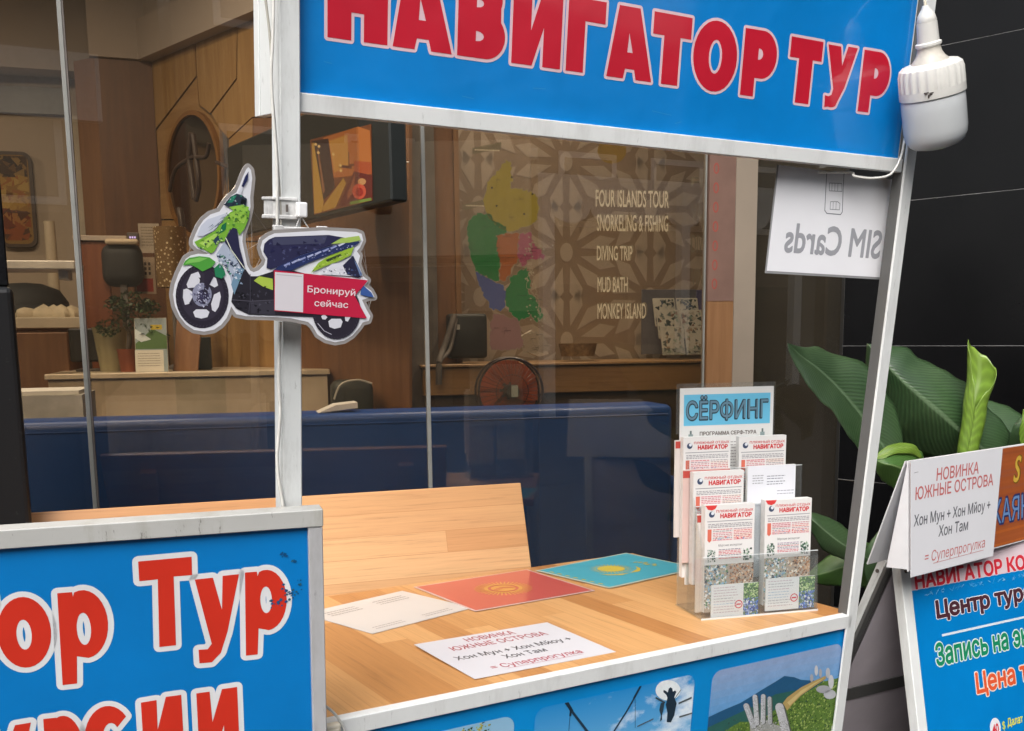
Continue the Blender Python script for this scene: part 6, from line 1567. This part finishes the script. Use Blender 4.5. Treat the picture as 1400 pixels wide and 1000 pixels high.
for i in range(36):
    a0 = 2 * math.pi * i / 36; b.tube([(fr_ * .15 * math.cos(a0), -.026, fz + fr_ * .15 * math.sin(a0)), (fr_ * .6 * math.cos(a0), -.020, fz + fr_ * .6 * math.sin(a0)), (fr_ * math.cos(a0), 0, fz + fr_ * math.sin(a0))], .0008, 4, False)
b.build('wire_guard', plain('dark wire', (.03, .015, .012), .4), t)
b = MB(); b.prism(ell(0, fz, fr_ * .2, fr_ * .2, 20), -.03, .03); b.build('hub', plain('dark hub', (.03, .03, .025), .5), t); MB().box((-.006, -.033, fz - .018), (.016, -.0305, fz + .02)).build('hub_label', plain('pale label', (.38, .40, .33), .5), t)
b = MB(); b.tube([(0, .06, -.10), (0, .06, fz)], .014, 10); b.lathe([(0, -.12), (.10, -.12), (.10, -.10), (.03, -.09), (0, -.09)], 24, None, (0, .05, 0)); b.build('stand', M_dark, t, 40); b = MB(); b.tube([(0, .03, fz), (0, .12, fz)], .03, 14); b.build('motor', M_dark, t, 40)
t, s = on_bar('paper_fan', 'pale crumpled paper wrap standing on the bar counter right of the fan', 'paper', 728, .72)
b = MB(); b.prism([(-14 * s, 30 * s), (0, 38 * s), (20 * s, 16 * s), (24 * s, 4 * s), (10 * s, 0), (-4 * s, 6 * s)], 0, .03); b.build('paper', plain('pale pleated paper', (.36, .31, .26), .8, var=.2, vs=40, bmp=.004, bs=30), t)
t, s = on_bar('bread_basket', 'shallow wicker tray on the bar counter under the patterned panel', 'basket', 790, .78)
MB().lathe([(0, 0), (24 * s, 0), (28 * s, 18 * s), (26 * s, 18 * s), (22 * s, 4 * s), (0, 4 * s)], 28, lambda r, h_, q: r * (1 + .02 * math.sin(30 * q))).build('tray', plain('wicker', (.17, .11, .055), .7, var=.4, vs=60), t, 40)
t, s = on_bar('leaflet_holder', 'slanted leaflet holder with grey travel leaflets at the right end of the bar counter', 'display', 907, .70)
tl_ = Matrix.Rotation(R(-18), 4, 'X')
for i, (z0, y0) in enumerate(((0, 0), (32, .05), (58, .10))):
    for j in range(2):
        o = MB().box((j * 38 * s + i * 5 * s, y0, z0 * s), (j * 38 * s + 35 * s + i * 5 * s, y0 + .008, (z0 + 44) * s), .001).build('leaflet', plain('leaflet paper', (.33, .32, .29), .6), t); o.matrix_basis = tl_
        k = Ink(y0 - .0006); random.seed(i * 2 + j); X0 = j * 38 * s + i * 5 * s
        jit(k, X0 + .002, X0 + 33 * s, (z0 + 2) * s, (z0 + 42) * s, 46, [['#8f8d86', '#6d7a6a', '#a09a90', '#7c6a58', '#4a4d4a'], ['#4e5a58', '#6a5044', '#8f8a80', '#2f3836', '#75857a'], ['#25292e', '#3e4c5e', '#565b60', '#8a8d8c', '#2b3a34']][i], 1, 5 * s); o2 = k.build('printed_face', M_paper, o)
o = MB().box((-3 * s, -.012, 0), (86 * s, .0, 10 * s), .001).build('front_lip', M_acr, t); o = MB().box((-3 * s, .20, 0), (86 * s, .21, 98 * s), .001).build('back_plate', plain('holder back', (.10, .10, .12), .5), t)
t, s = on_bar('purple_box', 'small purple box behind the slanted leaflet holder', 'box', 944, 1.0 - .06)
MB().box((8 * s, 0, 0), (40 * s, .05, 92 * s), .002).build('carton', plain('purple card', (.075, .070, .17), .5), t)
# right: pillar between panel and dark door glass
u0, u1, u2 = GL.uv(966, 400)[0], GL.uv(1001, 400)[0], GL.uv(1030, 400)[0]
zc = GL.uv(980, 412)[1]
t = thing('entrance_pillar', 'beige pillar with a reddish stripe along its left side, ending the shop window', 'pillar', Fr(GL.wld(u0, -.012, 0), 14))
MB().box((u1 - u0 + .0005, 0, FLOOR), (u2 - u0, .045, CEIL)).build('beige_face', plain('beige pillar face', (.23, .185, .14), .55, var=.08, vs=5), t)
MB().box((0, .002, zc), (u1 - u0, .045, CEIL)).build('red_stripe', plain('dull red panel', (.155, .088, .066), .5, var=.15, vs=8), t)
MB().box((0, .003, FLOOR), (u1 - u0, .045, zc - .0005)).build('orange_stripe', veneer('orange brown wood', ['#6e4a2b', '#7c5838', '#8a6543'], 'Z'), t)
k = Ink(.0016); random.seed(14)
for i in range(9): 
    z = zc + .05 + i * .055; k.shape([ell(.020, z, .009, .016, 14), ell(.020, z, .005, .011, 12)], '#8d463c', 1)
k.build('faded_marks', M_paper, t)
# dark interior behind the right pane
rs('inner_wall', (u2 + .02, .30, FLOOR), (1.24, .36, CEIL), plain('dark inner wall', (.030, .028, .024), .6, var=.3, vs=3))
# ---- television hanging on the panelled wall
TVf = Fr(PW.wld(PW.uv(412, 240)[0], -.30, 0), -56)
ta = TVf.uv(408, 306); tb = TVf.uv(538, 170); 
t = thing('television', 'dark framed wall television showing an orange lobby, above the scooter cut-out', 'television', TVf)
z0, z1 = TVf.uv(470, 290)[1], TVf.uv(470, 158)[1]; w = TVf.uv(534, 240)[0]
MB().box((0, 0, z0), (w, .05, z1 + .05), .005).build('case', plain('black tv case', (.012, .014, .013), .3), t)
mm, n_, p_, N_, L_ = new_mat('lit screen'); a_ = N_('ShaderNodeAttribute'); a_.attribute_name = 'ink'; L_(a_.outputs['Color'], p_.inputs['Emission Color']); p_.inputs['Emission Strength'].default_value = .55; p_.inputs['Base Color'].default_value = (.01, .01, .01, 1); p_.inputs['Roughness'].default_value = .15
k = Ink(-.001)
def T6(x, y): return TVf.uv(400 + x / 5.5542, 150 + y / 5.5542)
def tq(pts, c, z=1): k.poly([T6(*p) for p in pts], c, z)
tq([(135, 230), (600, 110), (610, 690), (165, 800)], '#6d3a1a', 0)
tq([(235, 215), (500, 130), (590, 160), (605, 490), (300, 520)], '#a8602a', 1); tq([(280, 240), (420, 190), (430, 420), (320, 480)], '#b98238', 1.4); tq([(470, 390), (600, 400), (605, 490), (470, 490)], '#9c4420', 1.6)
tq([(150, 240), (275, 220), (325, 590), (270, 660), (235, 690)], '#3a2018', 1.7); tq([(150, 260), (165, 250), (240, 700), (225, 780), (170, 790)], '#b08433', 2); tq([(225, 745), (390, 520), (410, 560), (330, 745), (235, 775)], '#a87c30', 2); tq([(190, 300), (200, 300), (250, 620), (235, 640)], '#8b5a3a', 2.2)
tq([(360, 720), (470, 470), (610, 500), (610, 690), (370, 740)], '#5c1c14', 1.8); tq([(420, 640), (480, 480), (470, 620), (420, 690)], '#8a4a30', 2.2)
k.poly([T6(510 + 52 * math.cos(i * .35), 622 + 60 * math.sin(i * .35)) for i in range(18)], '#b5452c', 2.5); k.poly([T6(512 + 30 * math.cos(i * .35), 628 + 34 * math.sin(i * .35)) for i in range(18)], '#8e2218', 2.8); k.poly([T6(530 + 32 * math.cos(i * .5), 548 + 26 * math.sin(i * .5)) for i in range(13)], '#b07a48', 2.5)
tq([(440, 700), (600, 670), (605, 690), (440, 725)], '#6a7a30', 2.4)
for x, y in ((200, 328), (315, 340), (368, 425), (372, 465), (180, 265), (205, 280)): k.poly([T6(x + 12 * math.cos(i), y + 12 * math.sin(i)) for i in range(6)], '#d8b070', 3)
k.stroke([T6(*p) for p in [(430, 330), (432, 425), (470, 420)]], .006, '#6a3a1c', 2.6); k.stroke([T6(*p) for p in [(360, 430), (450, 440)]], .007, '#5a2c18', 2.6)
k.build('screen', mm, t)
MB().box((w * .3, .051, z0 + .1), (w * .5, .30, z0 + .2)).build('wall_mount', M_dark, t)
# unseen ceiling spots added to brighten the shop interior
mm, n_, p_, N_, L_ = new_mat('added lamp face'); p_.inputs['Emission Color'].default_value = (1, .92, .8, 1); p_.inputs['Emission Strength'].default_value = 6
for i, (u, d) in enumerate(((-1.9, .75), (-1.2, .62), (.2, .70), (-3.2, 1.4), (.9, .20))):
    t = thing('fill_spot', 'unseen round spot lamp added in the shop ceiling as fill light', 'lamp', Fr(GL.wld(u, d, CEIL - .012), 14), group='added ceiling spots in the shop')
    MB().lathe([(.055, 0), (.07, 0), (.07, .012), (.055, .012), (.055, 0)], 24).build('ring', M_alu, t, 40); MB().lathe([(0, .006), (.052, .006), (.052, .009), (0, .009)], 24).build('glow_face', mm, t)
    l = bpy.data.lights.new('fill_light', 'AREA'); l.shape = 'DISK'; l.size = .12; l.energy = FILL_W; l.color = (1, .92, .82)
    lo = bpy.data.objects.new('fill_light', l); COL.objects.link(lo); lo.parent = t; lo.location = (0, 0, -.01)
# ---- map sticker and lettering on the inside of the glass
def m7(x, y): return GL.uv(560 + x / 3.125, 160 + y / 3.125, .012)
t = thing('map_sticker', 'coloured district map stuck on the shop window above the orange fan', 'sticker', GL)
k = Ink(.0135)
MS = [([(330, 300), (345, 265), (385, 230), (410, 182), (430, 190), (438, 255), (430, 300), (520, 318), (552, 350), (550, 440), (520, 462), (480, 470), (430, 492), (370, 465), (330, 420), (318, 350)], '#9a9036'),
      ([(290, 410), (345, 415), (370, 450), (415, 465), (415, 495), (370, 505), (375, 560), (385, 615), (382, 700), (350, 692), (310, 672), (280, 660), (262, 600), (248, 530), (246, 470), (265, 430)], '#1c7440'),
      ([(372, 510), (430, 497), (470, 500), (460, 560), (470, 600), (440, 640), (420, 680), (400, 712), (384, 692), (386, 620), (376, 560)], '#9c5c32'),
      ([(472, 500), (520, 495), (528, 540), (580, 590), (570, 610), (520, 605), (480, 640), (462, 600)], '#9a5075'),
      ([(282, 664), (350, 695), (400, 717), (413, 745), (410, 805), (388, 832), (350, 817), (320, 770), (296, 712)], '#445498'),
      ([(414, 740), (440, 682), (500, 642), (520, 700), (510, 760), (550, 790), (572, 850), (545, 880), (520, 842), (470, 872), (424, 832), (412, 790)], '#1e7643'),
      ([(360, 842), (400, 842), (470, 876), (480, 930), (484, 985), (345, 1000), (345, 900)], '#8c6e76'),
      ([(490, 930), (545, 920), (600, 972), (592, 1000), (487, 1005)], '#928578')]
random.seed(31)
def rough(P, am=7):
    out = []
    for i, p in enumerate(P):
        q_ = P[(i + 1) % len(P)]; n = max(1, int(math.hypot(q_[0] - p[0], q_[1] - p[1]) / 9))
        for j in range(n): f = j / n; out.append((p[0] + (q_[0] - p[0]) * f + random.uniform(-am, am) * (j > 0), p[1] + (q_[1] - p[1]) * f + random.uniform(-am, am) * (j > 0)))
    return out
for P, c in MS:
    RP = [m7(*p) for p in rough(P)]
    k.shape([RP], '#8b8a80', 1, .0012); k.shape([RP], c, 2)
for _ in range(46):
    x, y = random.choice(((540, 580), (520, 560), (530, 830), (545, 860), (510, 690))); x += random.gauss(0, 22); y += random.gauss(0, 30); k.poly([m7(x + 5 * math.cos(q_), y + 5 * math.sin(q_)) for q_ in (0, 1.4, 3, 4.5)], '#a09c92', 2.5)
for x, y in ((352, 303), (437, 258), (372, 380), (490, 415), (525, 330)): k.poly([m7(x + 5 * math.cos(i), y + 5 * math.sin(i)) for i in range(6)], '#2e2c18', 3)
k.stroke([m7(*p) for p in [(570, 118), (545, 160), (520, 210), (500, 290)]], .0016, '#8f887b', 1); k.stroke([m7(*p) for p in rough([(520, 640), (500, 720), (545, 780), (560, 850)])], .0014, '#a5a090', 3)
for bx in ((268, 112, 392, 155), (225, 356, 325, 396)):
    k.poly([m7(bx[0], bx[1] + 20), m7(bx[2], bx[1] - 5), m7(bx[2], bx[3] - 18), m7(bx[0], bx[3] + 5)], '#77705f', 1); squiggle(k, m7(bx[0] + 8, 0)[0], m7(bx[2] - 8, 0)[0], m7(0, (bx[1] + bx[3]) / 2 + 2)[1], .004, '#c9c4b6', 2)
k.poly([m7(865 + 62 * math.cos(q_), 135 + 60 * math.sin(q_)) for q_ in [R(180 + 180 * i / 16) for i in range(17)][::-1]] if False else [m7(865 + 62 * math.cos(R(i)), 145 + 55 * math.sin(R(i))) for i in range(0, 360, 15)], '#8a7230', 1)
for P, c in MS:
    xs = [p_[0] for p_ in P]; ys = [p_[1] for p_ in P]
    for _ in range(5):
        x0, y0 = random.uniform(min(xs), max(xs)), random.uniform(min(ys), max(ys)); pts = [(x0, y0)]
        for _ in range(6): pts.append((pts[-1][0] + random.gauss(0, 10), pts[-1][1] + random.gauss(4, 9)))
        pts = [p_ for p_ in pts if sum(((P[i - 1][1] > p_[1]) != (P[i][1] > p_[1])) and (p_[0] < (P[i][0] - P[i - 1][0]) * (p_[1] - P[i - 1][1]) / (P[i][1] - P[i - 1][1]) + P[i - 1][0]) for i in range(len(P))) % 2]
        if len(pts) > 2:
            k.stroke([m7(*p_) for p_ in pts], .0008, tuple(x * .55 for x in lin(c)), 2.6)
            a_, b_ = m7(*pts[1]); squiggle(k, a_, a_ + random.uniform(.012, .026), b_, .0022, tuple(min(1, x * .4) for x in lin(c)), 2.9)
o = k.build('map_print', M_paper, t)
t = thing('window_lettering', 'column of white capital lettering listing trips, stuck on the shop window right of the map', 'lettering', GL)
k = Ink(.0125)
for s_, xa, xb, yb, yt in (('FOUR ISLANDS TOUR', 795, 1108, 382, 308), ('SNORKELING & FISHING', 800, 1105, 486, 414), ('DIVING TRIP', 800, 952, 612, 548), ('MUD BATH', 803, 932, 748, 682), ('MONKEY ISLAND', 803, 1010, 862, 795)):
    a = m7(xa, yb); c = m7(xb, yt - 8); k.text(s_, a[0], a[1], m7(xa, yt)[1] - a[1], '#e4e1d6', 1, x1=c[0], bold=.012)
    k.text(s_, a[0] + .004, a[1] + .004, m7(xa, yt)[1] - a[1], '#8f897c', .4, x1=c[0] + .004, bold=.0)  # grey offset copy paints the letters' reflection in the glazing
for s_, yb, yt in (('FI', 300, 255), ('VA', 450, 365), ('DIV', 580, 500), ('VIN', 720, 640)):
    a = m7(1203, yb); k.text(s_, a[0], a[1], m7(1203, yt)[1] - a[1], '#7b756a', 1, x1=m7(1252, yb)[0])
k.build('letters', M_paper, t)

t, w, hh = wallthing('security_camera', 'small pale security camera with a thin cable in front of the television', 'camera', 492, 204, 541, 218, .34)
b = MB(); b.tube([(0, 0, hh * .55), (w * .55, .02, hh * .5)], [hh * .42, hh * .36], 14); b.build('housing', plain('pale plastic', (.42, .45, .40), .4), t, 40)
b = MB(); b.tube([(w * .55, .02, hh * .5), (w * .62, .022, hh * .4)], [hh * .3, hh * .22], 12); b.tube(catmull([(w * .6, .02, hh * .35), (w * .8, .02, hh * .1), (w * 1.05, .02, -hh * .05), (w * 1.4, .03, 0)], 6), .0022, 6); b.tube([(w * .4, .02, hh * .8), (w * .4, .05, hh * 1.6), (w * .4, .30, hh * 1.7)], .008, 8); b.build('mount', M_alu, t, 40)
mm, n_, p_, N_, L_ = new_mat('glowing reflection dot'); p_.inputs['Emission Color'].default_value = (1, .93, .82, 1); p_.inputs['Emission Strength'].default_value = 1.6  # glowing dots that imitate bulb reflections
for i, (x, y, lab) in enumerate(((883.5, 401, 'left one of two tiny glowing dots standing for bulb reflections on the patterned panel'), (903, 401, 'right one of two tiny glowing dots standing for bulb reflections on the patterned panel'))):
    c = FPf.uv(x, y, -.02); tt = thing('glow_dot', lab, 'lamp', Fr(FPf.wld(c[0], -.02, c[1]), 14))
    b = MB(); b.prism(ell(0, 0, .0062, .0062, 16), -.004, -.002); b.build('glow_face', mm, tt); b = MB(); b.prism(ell(0, 0, .008, .008, 16), -.0018, .022); b.build('housing', M_dark, tt)
